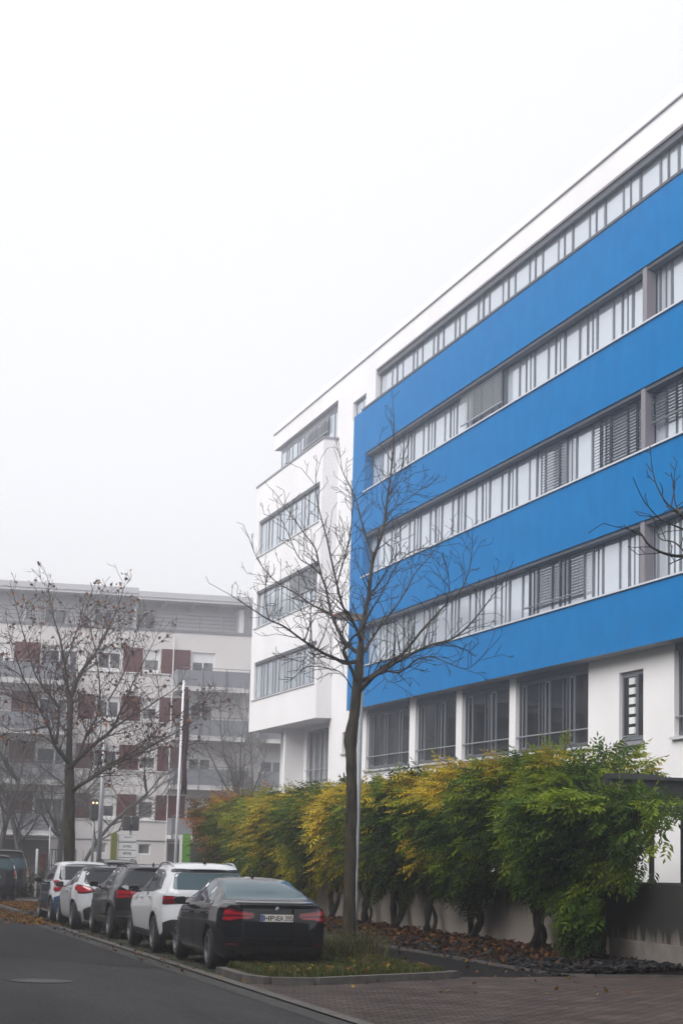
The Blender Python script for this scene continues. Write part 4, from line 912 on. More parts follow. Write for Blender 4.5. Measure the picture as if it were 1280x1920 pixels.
p, n = c.hit('top', 1, .1, 1.5); MB().tube([(.1, 1.5, p.z), (.1, 1.38, p.z + .3)], [.008, .004], 5).build('antenna', C_['plastic'], c.root)
# ---- black compact van beyond the crossing, a tall dark van in front of it, and a dark estate
sp = dict(L=4.4, W=1.79, R=.33, wb=2.68, ro=.85, zb=.2, roofw=.62, rc=.2, fc=.3,
          top=[(0, 1.59), (.15, 1.62), (.7, 1.655), (1.8, 1.66), (2.5, 1.58), (3.3, 1.12), (3.6, 1.04), (4.2, .9), (4.4, .75)],
          belt=[(0, 1.05), (3.0, .98), (3.9, .9), (4.4, .7)], plan=[(0, .93), (.3, .98), (.6, 1), (3.4, 1), (4.0, .95), (4.4, .8)],
          rear=[(.2, .12), (.4, .01), (.6, 0), (.72, .04), (1.0, .07), (1.1, .09), (1.5, .26), (1.62, .22)], front=[(.2, .1), (.5, 0), (.8, .05), (1.0, .2)])
def vanlike(loc, label, body, sp, plate=None):
    c = Car(sp, 'parked_car', loc, label, body)
    side_kit(c, [(.30, 1.10), (.42, 1.48), (2.2, 1.50), (2.7, 1.36), (3.2, 1.06), (3.1, 1.03), (.6, 1.08)], [[(.40, 1.12), (.50, 1.45), (1.0, 1.47), (1.0, 1.11)], [(1.07, 1.11), (1.07, 1.47), (1.95, 1.47), (1.95, 1.09)], [(2.02, 1.09), (2.02, 1.47), (2.2, 1.47), (2.66, 1.33), (3.06, 1.07)]],
             [([(2.0, .30), (2.0, 1.04), (3.05, 1.0), (3.1, .30)], (2.15, .93)), ([(1.2, .6), (1.08, .8), (1.1, 1.06), (1.96, 1.04), (1.96, .3), (1.35, .3)], (1.25, .95))], body)
    c.panel('rear_window', [(-.70, 1.12), (-.64, 1.50), (.64, 1.50), (.70, 1.12)], 'rearglass', 'rear', r=.05, off=.008)
    c.panel('tailgate', [(-.68, .60), (-.72, 1.09), (.72, 1.09), (.68, .60)], body, 'rear', r=.04, off=.004, skirt=.004)
    c.rear2('tail_lamp', [(-.88, .80), (-.87, 1.10), (-.74, 1.09), (-.73, .84)], 'lamp', r=.03, off=.014)
    c.rear2('lamp_inner_lens', [(-.87, .82), (-.87, .86), (-.75, .87), (-.75, .83)], 'clear', r=.01, off=.018)
    c.mirror(2.85, 1.05, 'trim')
    if plate: c.plate(.86, plate)
    return c
c = vanlike((6.62, 71.7, gz(72.4)), 'black compact van with a rear wiper and blue-banded plate, beyond the leaf-strewn kerb corner', 'vanblack', sp, ('DA', 'FB 442'))
roundel(c, 1.02, .05); c.line([(-.05, 1.14), (.5, 1.17)], 'trim', 'rear', wd=.025, off=.014, name='wiper')
sp2 = dict(sp); sp2['top'] = [(y, z + .18 if z > 1.3 else z) for y, z in sp['top']]; sp2['rear'] = sp['rear'][:-2] + [(1.65, .2), (1.8, .2)]
vanlike((7.75, 78.2, gz(79)), 'tall dark grey van half hidden beyond the black compact van', 'grey', sp2)
sp = dict(L=4.6, W=1.85, R=.34, wb=2.8, ro=.95, zb=.22, roofw=.60, rc=.2, fc=.3,
          top=[(0, 1.46), (.15, 1.49), (.7, 1.55), (1.8, 1.57), (2.5, 1.50), (3.3, 1.10), (3.6, 1.04), (4.3, .9), (4.6, .75)],
          belt=[(0, 1.05), (3.0, .98), (3.9, .9), (4.6, .7)], plan=[(0, .91), (.3, .97), (.6, 1), (3.5, 1), (4.1, .95), (4.6, .8)],
          rear=[(.2, .12), (.4, .01), (.6, 0), (.72, .04), (1.0, .07), (1.1, .12), (1.4, .42), (1.48, .36)], front=[(.2, .1), (.5, 0), (.8, .05), (1.0, .2)])
c = Car(sp, 'parked_car', (10.85, 69.6, gz(70)), 'dark estate car with roof rails showing only its roof behind the parked row', 'grey')
side_kit(c, [(.6, 1.14), (.9, 1.38), (1.3, 1.44), (2.0, 1.44), (2.5, 1.34), (3.1, 1.05), (1.0, 1.08)], [[(.8, 1.14), (1.0, 1.36), (1.3, 1.41), (1.9, 1.41), (1.9, 1.09)], [(2.0, 1.09), (2.0, 1.41), (2.45, 1.32), (2.95, 1.07)]], [([(2.0, .30), (2.0, 1.04), (3.05, 1.0), (3.1, .30)], (2.15, .93))], 'grey')
c.panel('rear_window', [(-.70, 1.13), (-.60, 1.40), (.60, 1.40), (.70, 1.13)], 'glass', 'rear', r=.05, off=.008)
c.rear2('tail_lamp', [(-.90, .86), (-.88, 1.03), (-.5, 1.02), (-.5, .90)], 'lamp', r=.03, off=.014)
c.plate(.82, None); rails(c, .58, .6, 2.3, 'plastic')
# ------------------------------------------------------------------ bare street trees
RMIN = .0055
def twig(mb, p, d, L, r, lev, tips, seed_up=.35, n=4):
    """a wobbling shoot with side shoots"""
    pts = [Vector(p)]; d = Vector(d).normalized(); k = max(3, int(L / .12)); st = L / k; rad = [r]
    for i in range(k):
        d = (d + Vector((random.gauss(0, .10), random.gauss(0, .10), random.gauss(.02, .09) + seed_up * .06))).normalized()
        pts.append(pts[-1] + d * st); rad.append(max(r * (1 - .7 * (i + 1) / k), RMIN))
        if lev > 0 and i > 0 and random.random() < .62:
            a = d.orthogonal().normalized(); a.rotate(Matrix.Rotation(random.uniform(0, 6.28), 3, d))
            twig(mb, pts[-1], d * .75 + a * .75, L * random.uniform(.28, .6), rad[-1] * .7, lev - 1, tips, seed_up, 3)
    mb.tube(pts, rad, n, cap=False); tips.append((pts[-1], d))
def spline(pts, rad, step):
    P = catmull(np.array([list(p) + [r] for p, r in zip(pts, rad)]), 6); return [Vector(p[:3]) for p in P], [max(p[3], .007) for p in P]
def street_tree(name, root_loc, label, trunk, trunk_r, limbs, Y, spread, seed, density=1.0, parent_cat='tree', twig_len=(.35, .9), group=None, lev=2, bark='bark', up=.35, tw='barkthin', tr_=1.0, limb_k=1.0):
    global RMIN; RMIN = .0055 * tr_
    """trunk and limbs are traced as seen and given their own depth in the street"""
    random.seed(seed); t = site(name, root_loc, label, parent_cat, group)
    tb = MB(); pts, rad = spline([at(x, y, Y) for x, y in trunk], trunk_r, .1)
    rad = [r * random.uniform(.95, 1.06) for r in rad]; tb.tube(pts, rad, 14)
    tb.build('trunk', W[bark], t, True)
    cm, tips, tw_mb = MB(), [], MB(); scale = Y / F_PX
    for li, (px, r0, r1, depth) in enumerate(limbs):
        r0 *= limb_k; n = len(px); P = [at(x, y, Y + depth * spread * (i / (n - 1)) ** .8 + random.uniform(-.06, .06) * (0 < i)) for i, (x, y) in enumerate(px)]
        pp, rr = spline(P, [lerp(r0, r1, (i / (n - 1)) ** .8) for i in range(n)], .1)
        cm.tube(pp, rr, 7, cap=False); acc = 0
        for i in range(2, len(pp)):
            seg = (pp[i] - pp[i - 1]); acc += seg.length
            fr = i / len(pp)
            if acc > .17 / density and fr > .12:
                acc = random.uniform(-.06, .04); d = seg.normalized(); a = d.orthogonal().normalized(); a.rotate(Matrix.Rotation(random.uniform(0, 6.28), 3, d))
                L = random.uniform(*twig_len) * (1.1 - .55 * fr)
                twig(tw_mb, pp[i], d * .6 + a * .8 + Vector((0, 0, up)), L, min(rr[i] * .6, .016 * tr_), lev if L > .38 else 1, tips)
        twig(tw_mb, pp[-1], pp[-1] - pp[-2], random.uniform(.3, .5), rr[-1], 1, tips)
    cm.build('limbs', W[bark], t, True); tw_mb.build('crown', W[tw], t)
    return t, tips
YT = 36.0
trunk = [(650, 1812), (653, 1775), (656, 1640), (659, 1500), (658, 1420), (657, 1385), (664, 1340), (669, 1290), (673, 1250), (676, 1212)]
tr = [.17, .128, .112, .104, .106, .124, .095, .098, .082, .068]
limbs = [
    ([(675, 1225), (678, 1190), (684, 1151), (690, 1120), (699, 1050), (716, 1000), (726, 934), (736, 855), (738, 801), (738, 775)], .075, .006, .4),
    ([(676, 1200), (668, 1180), (653, 1150), (641, 1133), (622, 1054), (612, 1008), (595, 942), (592, 890)], .045, .006, -.6),
    ([(672, 1225), (655, 1212), (641, 1195), (627, 1167), (619, 1143), (610, 1100), (602, 1079), (591, 1029), (573, 1004), (545, 965), (527, 942)], .050, .006, 1.0),
    ([(666, 1276), (660, 1258), (653, 1243), (643, 1222), (652, 1207), (661, 1195), (679, 1178), (692, 1150), (712, 1118), (745, 1058), (774, 1033), (819, 1025)], .042, .006, -1.4),
    ([(669, 1240), (647, 1243), (627, 1234), (607, 1225), (583, 1211), (560, 1195), (531, 1174), (504, 1162), (471, 1141), (430, 1114)], .050, .007, -.8),
    ([(571, 1201), (578, 1180), (581, 1166), (583, 1120), (575, 1100), (567, 1075)], .018, .005, .8),
    ([(629, 1160), (612, 1147), (583, 1133), (554, 1112), (513, 1087), (484, 1050), (465, 1004)], .030, .006, 1.3),
    ([(674, 1278), (696, 1268), (716, 1253), (740, 1236), (761, 1219), (794, 1178), (836, 1133), (865, 1104), (881, 1058), (885, 1008)], .058, .006, .9),
    ([(672, 1297), (686, 1283), (701, 1268), (724, 1254), (752, 1236), (803, 1211), (844, 1199), (877, 1174), (914, 1129), (943, 1087)], .060, .007, -1.0),
    ([(724, 1257), (744, 1261), (760, 1254), (782, 1236), (811, 1232), (844, 1245), (877, 1253), (910, 1224)], .026, .005, -1.6),
    ([(677, 1232), (690, 1209), (708, 1181), (721, 1164), (740, 1140), (762, 1105), (778, 1075), (803, 1046), (830, 1012)], .036, .006, 1.5),
    ([(699, 1048), (690, 1018), (678, 979), (666, 934), (650, 900), (641, 880), (637, 849)], .030, .005, 1.0),
    ([(716, 1000), (724, 975), (738, 955), (761, 938), (796, 913)], .018, .004, .9),
    ([(726, 934), (740, 910), (752, 880), (756, 850)], .014, .004, -.8),
    ([(641, 1133), (632, 1100), (642, 1060), (655, 1010), (660, 960), (660, 930)], .022, .005, -1.1),
    ([(602, 1079), (585, 1062), (560, 1045), (540, 1000), (528, 975)], .018, .005, -.5),
    ([(712, 1255), (722, 1272), (735, 1280), (752, 1276)], .010, .004, -.8),
    ([(504, 1162), (497, 1120), (500, 1080)], .014, .004, .8),
    ([(836, 1133), (842, 1100), (838, 1065)], .014, .004, -.9),
    ([(690, 1120), (715, 1085), (735, 1045), (740, 1000)], .020, .004, -1.2),
    ([(659, 1290), (640, 1262), (610, 1252), (575, 1250), (560, 1262)], .014, .004, -1.2),
]
t, tips = street_tree('street_tree', at(650, 1808, YT), 'bare slender street tree with a knotted trunk on the grass verge before the blue facade', trunk, tr, limbs, YT, 1.9, 11, density=1.9, limb_k=.85, twig_len=(.3, .85), lev=2)
# maple with a few withered leaves
YM = 62.5
trunk = [(130, 1700), (130, 1620), (131, 1540), (131, 1480), (130, 1434)]
limbs = [
    ([(130, 1440), (130, 1401), (132, 1320), (134, 1304), (150, 1265), (173, 1233), (183, 1218), (203, 1178), (224, 1131), (233, 1098)], .12, .008, .3),
    ([(131, 1380), (129, 1320), (126, 1273), (114, 1202), (104, 1168), (93, 1121), (92, 1095)], .07, .008, .8),
    ([(129, 1430), (115, 1412), (102, 1395), (91, 1361), (69, 1320), (45, 1273), (12, 1249)], .085, .01, -.5),
    ([(106, 1395), (110, 1330), (89, 1298), (67, 1265), (51, 1212), (37, 1161), (26, 1115)], .05, .008, .6),
    ([(132, 1440), (150, 1420), (183, 1391), (211, 1367), (225, 1336), (245, 1290), (270, 1240), (295, 1190)], .085, .008, -.6),
    ([(150, 1420), (156, 1395), (170, 1365), (185, 1334), (187, 1283), (182, 1240), (176, 1205), (165, 1170)], .05, .008, .9),
    ([(211, 1367), (235, 1350), (270, 1330), (300, 1310), (330, 1290), (345, 1268)], .04, .008, .8),
    ([(136, 1484), (150, 1472), (162, 1466), (193, 1446), (223, 1430), (260, 1413), (300, 1390), (345, 1365), (390, 1335)], .075, .009, -.9),
    ([(160, 1467), (179, 1452), (223, 1424), (260, 1403), (295, 1368), (330, 1345), (365, 1325)], .055, .008, .5),
    ([(69, 1320), (40, 1315), (5, 1300), (-30, 1290)], .03, .008, .5),
    ([(91, 1361), (60, 1368), (25, 1370), (-10, 1350)], .03, .008, -.9),
    ([(203, 1314), (223, 1281), (240, 1243), (258, 1182), (262, 1150)], .03, .007, .8),
    ([(134, 1304), (120, 1260), (135, 1210), (150, 1165), (158, 1130)], .03, .007, -.9),
    ([(260, 1413), (290, 1405), (315, 1392), (350, 1388)], .02, .006, .9),
    ([(45, 1273), (30, 1230), (18, 1190)], .025, .007, -.8),
    ([(183, 1218), (200, 1215), (225, 1195), (240, 1165)], .025, .007, .9),
    ([(330, 1345), (350, 1330), (385, 1318)], .02, .006, -.8),
]
t, tips = street_tree('maple_tree', at(130, 1695, YM), 'spreading maple with reddish twigs and a few withered orange leaves, behind the small car', trunk, [.22, .18, .165, .155, .14], limbs, YM, 2.6, 5, density=1.6, twig_len=(.6, 1.4), lev=2, tr_=1.4, tw='twigred')
def leaf_cards(pos, nrm_rand, size, cols, droop=0):
    """single leaves: five-cornered blades, folded, one per position"""
    n = len(pos); V = np.zeros((n, 6, 3)); q = rng.normal(size=(n, 3)); q /= np.linalg.norm(q, axis=1)[:, None]; q[:, 2] = np.abs(q[:, 2]) * nrm_rand + (1 - nrm_rand)
    q /= np.linalg.norm(q, axis=1)[:, None]; a = np.cross(q, rng.normal(size=(n, 3))); a /= np.linalg.norm(a, axis=1)[:, None]; b = np.cross(q, a)
    s = size * rng.uniform(.7, 1.3, n)
    prof = [(0, -.5, 0), (.45, -.15, .12), (.28, .35, .10), (0, .6, 0), (-.28, .35, .10), (-.45, -.15, .12)]
    for i, (u, v, w_) in enumerate(prof): V[:, i] = pos + (a * u + b * v + q * w_) * s[:, None]
    F = np.array([[0, 1, 2, 3], [0, 3, 4, 5]]); F = (F[None] + (np.arange(n) * 6)[:, None, None]).reshape(-1, 4)
    return V.reshape(-1, 3), F, np.repeat(cols, 6, axis=0)
random.seed(3); sel = [p for p, d in tips if random.random() < .22]
pos = np.array([np.array(p) + rng.normal(size=3) * .06 for p in sel for _ in range(random.choice((1, 1, 2, 3)))])
cl = np.array([(.13, .04, .02), (.10, .03, .018), (.30, .12, .03), (.075, .025, .02)])
V, F, Cc = leaf_cards(pos, .8, .105, cl[rng.choice(4, len(pos), p=(.3, .3, .15, .25))]); np_mesh('leaves', V, F, W['dryleaf'], t, Cc)
# branches of the next street tree, its trunk just out of the picture to the right
YN = 21.2
trunk = [(1385, 1960), (1388, 1700), (1386, 1400), (1375, 1240), (1368, 1180)]
limbs = [([(1372, 1200), (1345, 1120), (1315, 1060), (1290, 1044), (1262, 1042), (1235, 1034), (1214, 1020), (1200, 1000), (1187, 995)], .035, .006, -.3),
         ([(1345, 1120), (1330, 1040), (1300, 1000), (1275, 965), (1250, 945), (1240, 930), (1228, 905), (1222, 880)], .024, .005, .4),
         ([(1290, 1044), (1265, 1018), (1240, 1012), (1232, 1002)], .012, .005, .3), ([(1300, 1000), (1262, 985), (1235, 972), (1208, 942)], .014, .005, -.4),
         ([(1368, 1180), (1365, 1060), (1375, 950), (1400, 860)], .05, .01, .3), ([(1372, 1200), (1420, 1120), (1480, 1060)], .05, .01, .3), ([(1275, 965), (1264, 940), (1262, 908)], .012, .005, .3)]
street_tree('street_tree', at(1385, 1950, YN), 'near street tree of which only bare branch tips reach in over the blue wall', trunk, [.16, .13, .11, .10, .08], limbs, YN, 1.5, 23, density=1.2, twig_len=(.15, .4), lev=1)
# grey trees in the fog by the crossing
def fog_tree(px, py0, Y, h, lean, seed, label, spread=.5, r=.15):
    random.seed(seed); b = at(px, py0, Y); b.z = gz(Y); t = site('tree', b, label, 'tree', 'bare trees in the fog by the block of flats'); tb, cm, tips = MB(), MB(), []
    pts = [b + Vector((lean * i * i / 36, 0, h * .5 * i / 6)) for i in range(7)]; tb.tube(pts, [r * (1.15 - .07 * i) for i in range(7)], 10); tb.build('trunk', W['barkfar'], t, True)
    for i in range(9):
        k = random.randint(3, 6); p = pts[k]; a = random.uniform(0, 6.28); d = Vector((math.cos(a) * spread * 1.6, math.sin(a) * spread, random.uniform(.5, 1.1))).normalized(); L = h * random.uniform(.3, .5)
        q, rad, dd = [p], [r * .45], d
        for j in range(7):
            dd = (dd + Vector((random.gauss(0, .12), random.gauss(0, .12), .06))).normalized(); q.append(q[-1] + dd * L / 7); rad.append(r * .45 * (1 - .8 * (j + 1) / 7))
            for _ in range(2):
                o = dd.orthogonal(); o.rotate(Matrix.Rotation(random.uniform(0, 6.28), 3, dd)); twig(cm, q[-1], dd + o, random.uniform(.8, 2.0), .018, 1, tips)
        cm.tube(q, rad, 5)
    cm.build('crown', W['barkfar'], t); return t
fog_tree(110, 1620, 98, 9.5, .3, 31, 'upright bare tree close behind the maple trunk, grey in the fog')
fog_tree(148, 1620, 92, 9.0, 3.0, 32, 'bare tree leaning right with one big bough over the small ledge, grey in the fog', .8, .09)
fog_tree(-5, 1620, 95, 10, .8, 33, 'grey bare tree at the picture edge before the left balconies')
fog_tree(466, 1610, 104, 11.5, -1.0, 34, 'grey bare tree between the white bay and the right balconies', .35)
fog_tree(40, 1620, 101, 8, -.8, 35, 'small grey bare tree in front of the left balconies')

# ------------------------------------------------------------------ wall, pergola and the vines along it
wl = site('concrete_wall', (14.3, 50, gz(50)), 'low board-marked concrete wall running behind the vines', 'wall')
mb = MB()
y = 34.8
while y < 72:
    y2 = min(y + 3.6, 72); mb.box(14.3, 14.58, y + .006, y2 - .006, -1, 1.36); y = y2
mb.build('wall', W['concrete'], wl)
MB().box(14.27, 14.61, 34.78, 72, 1.362, 1.44).build('coping', W['concrete'], wl)
w2 = site('concrete_wall', (14.4, 32, gz(32)), 'dark water-stained concrete wall with a pale plinth at the right, beyond the last vine', 'wall')
mb = MB(); mb.box(14.36, 14.6, 24, 34.76, .44, 1.44); mb.build('wall', W['concretedark'], w2)
mb = MB(); y = 24
while y < 34: mb.box(14.29, 14.6, y + .005, min(y + 2.6, 34.7) - .005, -1, .436); y += 2.6
mb.build('plinth', mat('plinth_concrete', (.20, .18, .165), .9, (.14, .125, .115), 3, .3, 40), w2)
pg = site('pergola', (15.5, 50, 0), 'anthracite steel pergola over the wall, carrying the vines', 'pergola')
mb = MB()
for x in (14.45, 17.6):
    mb.box(x - .05, x + .05, 36.3, 71, 3.02, 3.28)
mb.build('beam', W['steel'], pg)
MB().box(14.40, 14.56, 34.86, 37.6, 3.02, 3.34).build('beam', W['steel'], pg)
MB().box(14.3, 20.4, 34.62, 34.82, 3.02, 3.30).build('beam', W['steel'], pg)
for x, z in ((14.9, 3.304), ): MB().box(14.38, 15.3, 34.5, 34.9, z, z + .10).build('cover_plate', W['steel'], pg)
MB().box(15.32, 20.4, 34.45, 34.95, 3.304, 3.36).build('cover_plate', W['steel'], pg)
for y in np.arange(36.6, 71, 1.7): MB().box(14.2, 17.9, y, y + .06, 3.282, 3.40).build('rafter', W['steel'], pg)
for y in np.arange(38.4, 71, 4.9):
    for x in (14.75, 17.6): MB().box(x - .045, x + .045, y, y + .09, gz(50) - .2, 3.02).build('post', W['steel'], pg)
for x in (15.27, 15.93): MB().box(x - .035, x + .035, 34.7, 34.79, -.2, 3.02).build('post', W['steel'], pg)
mb = MB()
for k in range(6): mb.box(14.9, 20.4, 34.70, 34.76, 2.66 + k * .058, 2.71 + k * .058)
mb.build('louvre', W['steel'], pg)
MB().box(15.97, 18.5, 34.70, 34.78, .0, 2.64).build('screen', W['steel'], pg)
MB().box(14.62, 15.96, 34.66, 34.80, 1.30, 1.43).build('lower_rail', W['steel'], pg)

PAL = dict(g=(.062, .115, .008), d=(.020, .048, .006), l=(.19, .25, .014), y=(.58, .42, .03), yg=(.30, .28, .016), o=(.36, .13, .010), b=(.13, .065, .012))  # lime tint raised to put the brightness of lit tops into the leaves
def compound_leaves(base, dirs, size, cols, pairs=4):
    """pinnate vine leaves: a stalk carrying pairs of folded, pointed leaflets and one at the tip"""
    n = len(base); d = dirs / np.linalg.norm(dirs, axis=1)[:, None]
    s = np.cross(d, np.array([0, 0, 1.0]) + rng.normal(size=(n, 3)) * .35); s /= np.linalg.norm(s, axis=1)[:, None]; u = np.cross(s, d)
    L = size * rng.uniform(.7, 1.25, n); Vs, Cs = [], []
    for k in range(2 * pairs + 1):
        t = .25 + .75 * (k // 2) / pairs if k < 2 * pairs else 1.0
        if k == 2 * pairs: ax = d + u * -.25; o = base + d * L[:, None] - u * (L * .12)[:, None]; cr = s
        else:
            sg = 1 if k % 2 else -1; ax = d * .55 + s * sg * .85 - u * rng.uniform(.1, .5, n)[:, None]; o = base + d * (L * t)[:, None] - u * (L * .12 * t * t)[:, None]; cr = np.cross(u, ax)
        ax = ax + rng.normal(size=(n, 3)) * .12; ax /= np.linalg.norm(ax, axis=1)[:, None]; cr = cr / np.linalg.norm(cr, axis=1)[:, None]; up = np.cross(ax, cr)
        l = (L * .40 * (1 - .25 * abs(t - .6)))[:, None]; w_ = l * .17
        Vs.append(np.stack([o, o + ax * l * .45 + cr * w_ + up * w_ * .35, o + ax * l - up * l * .08, o + ax * l * .45 - cr * w_ + up * w_ * .35], 1))
        Cs.append(np.repeat((cols * rng.uniform(.8, 1.2, (n, 1)))[:, None], 4, 1))
    V = np.stack(Vs, 1).reshape(-1, 3); Cc = np.stack(Cs, 1).reshape(-1, 3); m = len(V) // 4
    F = np.array([[0, 1, 2], [0, 2, 3]]); F = (F[None] + (np.arange(m) * 4)[:, None, None]).reshape(-1, 3)
    return V, F, Cc
def vnoise(P, f, o=0): return np.array([mnoise.noise(Vector(p) * f + Vector((o, o * 2, 0))) for p in P])
def vine(y, label, pal, n, span, seed, low=1.2, top=3.75, xout=13.05, stem='one', size=.37, skirt=None, lean=0, spots=(), over=1.85):
    global rng
    rng = np.random.default_rng(seed); random.seed(seed)
    v = site('vine', (13.85, y, gz(y)), label, 'vine', 'climbing vines along the wall')
    # woody stem, often doubled, up to the pergola
    mb = MB(); z0 = gz(y) + .02
    ns = {'one': 2, 'two': 3, 'three': 4}[stem]
    for k in range(ns):
        pts, rad = [], []; ph = 2 * math.pi * k / ns + random.uniform(-.5, .5); tw_ = random.uniform(9, 15); am = random.uniform(.05, .09) + (.10 if k == ns - 1 else 0); r0 = random.uniform(.045, .065) if k < 2 else random.uniform(.025, .04)
        for i in range(26):
            t = i / 25; z = lerp(z0, 3.1, t); sp_ = am * (.55 + .9 * min(t * 3, 1))
            pts.append((13.92 + sp_ * .8 * math.cos(ph + t * tw_) + .3 * t * t, y + lean * t * 2.4 + sp_ * math.sin(ph + t * tw_) + .05 * math.sin(t * 23 + k), z)); rad.append(r0 * (1.5 - .8 * min(1, t * 1.6)) * random.uniform(.75, 1.25))
        mb.tube(pts, rad, 8)
    mb.build('stem', W['vine'], v, True)
    # leaf-bearing surface: over the pergola edge, hanging in front of the wall
    th = rng.uniform(-1.15, over, n); u_ = np.clip(rng.normal(0, .55, n), -1.2, 1.2); yy = y + u_ * span
    f1, f2, p1, p2 = rng.uniform(1.6, 2.8), rng.uniform(3.6, 5.6), rng.uniform(0, 6), rng.uniform(0, 6)
    lump = .20 * np.sin(yy * f1 + th * 2.2 + p1) + .15 * np.sin(yy * f2 - th * 3.1 + p2)
    rr = .86 * (1 + lump) * np.where(rng.random(n) < .62, rng.uniform(.86, 1.0, n), rng.uniform(.25, .86, n)) * (1.06 - .30 * u_ ** 2)
    cz = (low + top) / 2 + .25; hz_up = top - cz; hz_dn = cz - low
    x = 14.85 - (14.85 - xout) * np.cos(np.clip(th, -1.57, 1.57)) * rr * 1.12 + np.where(th > 1.2, (th - 1.2) * 3.2, 0); sn = np.sin(th)
    z = cz + np.where(sn > 0, sn * hz_up * .80, sn / .913 * hz_dn * 1.12) * rr + rng.normal(0, .05, n)
    x = np.where(z < 1.5, np.minimum(x, 14.15), x)
    z = np.where(yy < 35.1, np.minimum(z, 2.98 - rng.uniform(0, .2, n)), z)
    P = np.stack([x, yy, z], 1); P = P[(yy > 32.75) | (rng.random(n) < .12)]
    if skirt:                                           # a lower spray round the stem
        m = skirt[0]; a = rng.uniform(0, 6.28, m); q = rng.uniform(.2, 1, m) ** .5
        P2 = np.stack([13.75 - np.abs(np.cos(a)) * q * .45, y + skirt[3] + np.sin(a) * q * skirt[2], skirt[1] + rng.normal(0, .30, m)], 1); P = np.concatenate([P, P2])
    nn = len(P); ps = vnoise(P, 1.1, seed); pn = vnoise(P, 3.0, seed + 7) * .5
    keys = list(pal); w_ = np.array([pal[k] for k in keys], float); w_ = np.cumsum(w_ / w_.sum()); val = np.clip(.5 + ps * .75 + pn * .5 + rng.normal(0, .10, nn) + (P[:, 2] - 2.6) * .14, 0, .999)  # height shifts the tint: leaf colour, and light on the tops painted in
    idx = np.searchsorted(w_, val); cols = np.array([PAL[k] for k in keys])[np.clip(idx, 0, len(keys) - 1)] * rng.uniform(.75, 1.2, (nn, 1))
    for sy, sz, sr in spots:                            # sprays that have turned yellow
        m = np.hypot((P[:, 1] - sy) * .8, P[:, 2] - sz) + pn * .5 + rng.normal(0, .12, nn) < sr
        cols[m] = np.where((rng.random(m.sum()) < .75)[:, None], np.array(PAL['y'])[None], np.array(PAL['yg'])[None]) * rng.uniform(.7, 1.15, (m.sum(), 1))
    out = np.stack([P[:, 0] - 14.9, (P[:, 1] - y) * .25, (P[:, 2] - cz) * .55], 1) + rng.normal(0, .45, (nn, 3)); out[:, 2] -= .35
    V, F, Cc = compound_leaves(P, out, size, cols); np_mesh('foliage', V, F, W['leaf'], v, Cc)
    mb = MB()                                           # thin shoots carrying the leaves
    for _ in range(60):
        q = P[random.randrange(nn)]; e = Vector(q); s_ = Vector((14.3, y + (q[1] - y) * .7, min(max(q[2] + random.uniform(-.2, .5), 1.4), 3.1))); mb.tube([s_, (s_ + e) / 2 + Vector((0, 0, .15)), e], [.012, .009, .004], 4)
    o = mb.build('shoots', W['vine'], v); o['kind'] = 'stuff'
vine(34.1, 'dark green vine at the right end, leafy down to its foot', dict(d=2, g=4, l=3.5), 4200, 1.9, 101, low=1.4, top=3.5, xout=12.95, over=1.3, skirt=(260, .95, .62, -.3), stem='three', size=.36)
vine(37.1, 'green vine with two stems twisting apart, a few orange leaves at its top', dict(d=2, g=4, l=3.2, yg=1.4, y=.25), 4400, 2.5, 102, low=1.5, top=4.0, over=1.5, stem='two', size=.36)
vine(41.0, 'vine with bright yellow sprays low on its front, thin stem in leaf litter', dict(d=2, g=3, l=2, yg=.6, y=2), 4000, 2.5, 103, low=1.2, top=3.85, size=.36, spots=((41.6, 3.55, .55), (40.2, 3.35, .4), (42.6, 2.1, .45)))
vine(44.0, 'dark green vine with yellow crown tips, forked slanting stem', dict(d=4, g=3.4, l=.8, yg=.4, y=1.1), 3600, 2.2, 104, low=1.45, top=3.9, stem='two', lean=.25, size=.36, spots=((43.0, 3.4, .4), (43.2, 1.9, .3)))
vine(46.8, 'deep green vine with a slim twisted stem, right of the lamp post', dict(d=3, g=3, l=1.8, yg=1.6, y=.6), 3000, 2.1, 105, low=1.1, top=3.8, size=.36, spots=((47.4, 3.3, .4), (48.1, 2.2, .4)))
vine(49.4, 'mostly golden yellow vine with a broad pale stem just right of the street tree', dict(g=1.5, d=.8, yg=2, y=4), 2900, 2.1, 106, low=1.5, top=3.7, stem='two', size=.36, spots=((49.4, 3.0, .7), (49.8, 2.0, .5)))
vine(52.7, 'green vine with one pale yellow spray low down, just left of the street tree', dict(d=2.5, g=3, l=1.6, yg=1, y=.8), 2600, 2.3, 107, low=1.2, top=3.75, size=.36, spots=((52.0, 1.35, .35), (53.4, 3.5, .3)))
vine(56.4, 'vine green on top and golden below, above the boot of the black saloon', dict(y=1.3, yg=1.8, d=1.2, g=2, l=2), 2300, 2.7, 108, low=.85, top=3.75, size=.36, spots=((57.2, 3.1, .6), (57.8, 2.2, .5), (55.8, 1.6, .45)))
vine(59.9, 'yellow-green vine above the roof of the black saloon', dict(d=1, g=1.5, yg=2.2, l=2.4, y=.8), 2000, 2.8, 109, low=.6, top=3.75)
vine(63.6, 'olive green vine, second from the far end of the wall', dict(d=2, g=2, l=1.2, yg=1, b=.5), 1700, 2.6, 110, low=.6, top=3.75)
vine(67.2, 'rust orange vine at the far end of the wall', dict(b=1, g=.8, o=3, y=.5), 1600, 2.7, 111, low=.9, top=3.8, xout=13.3)

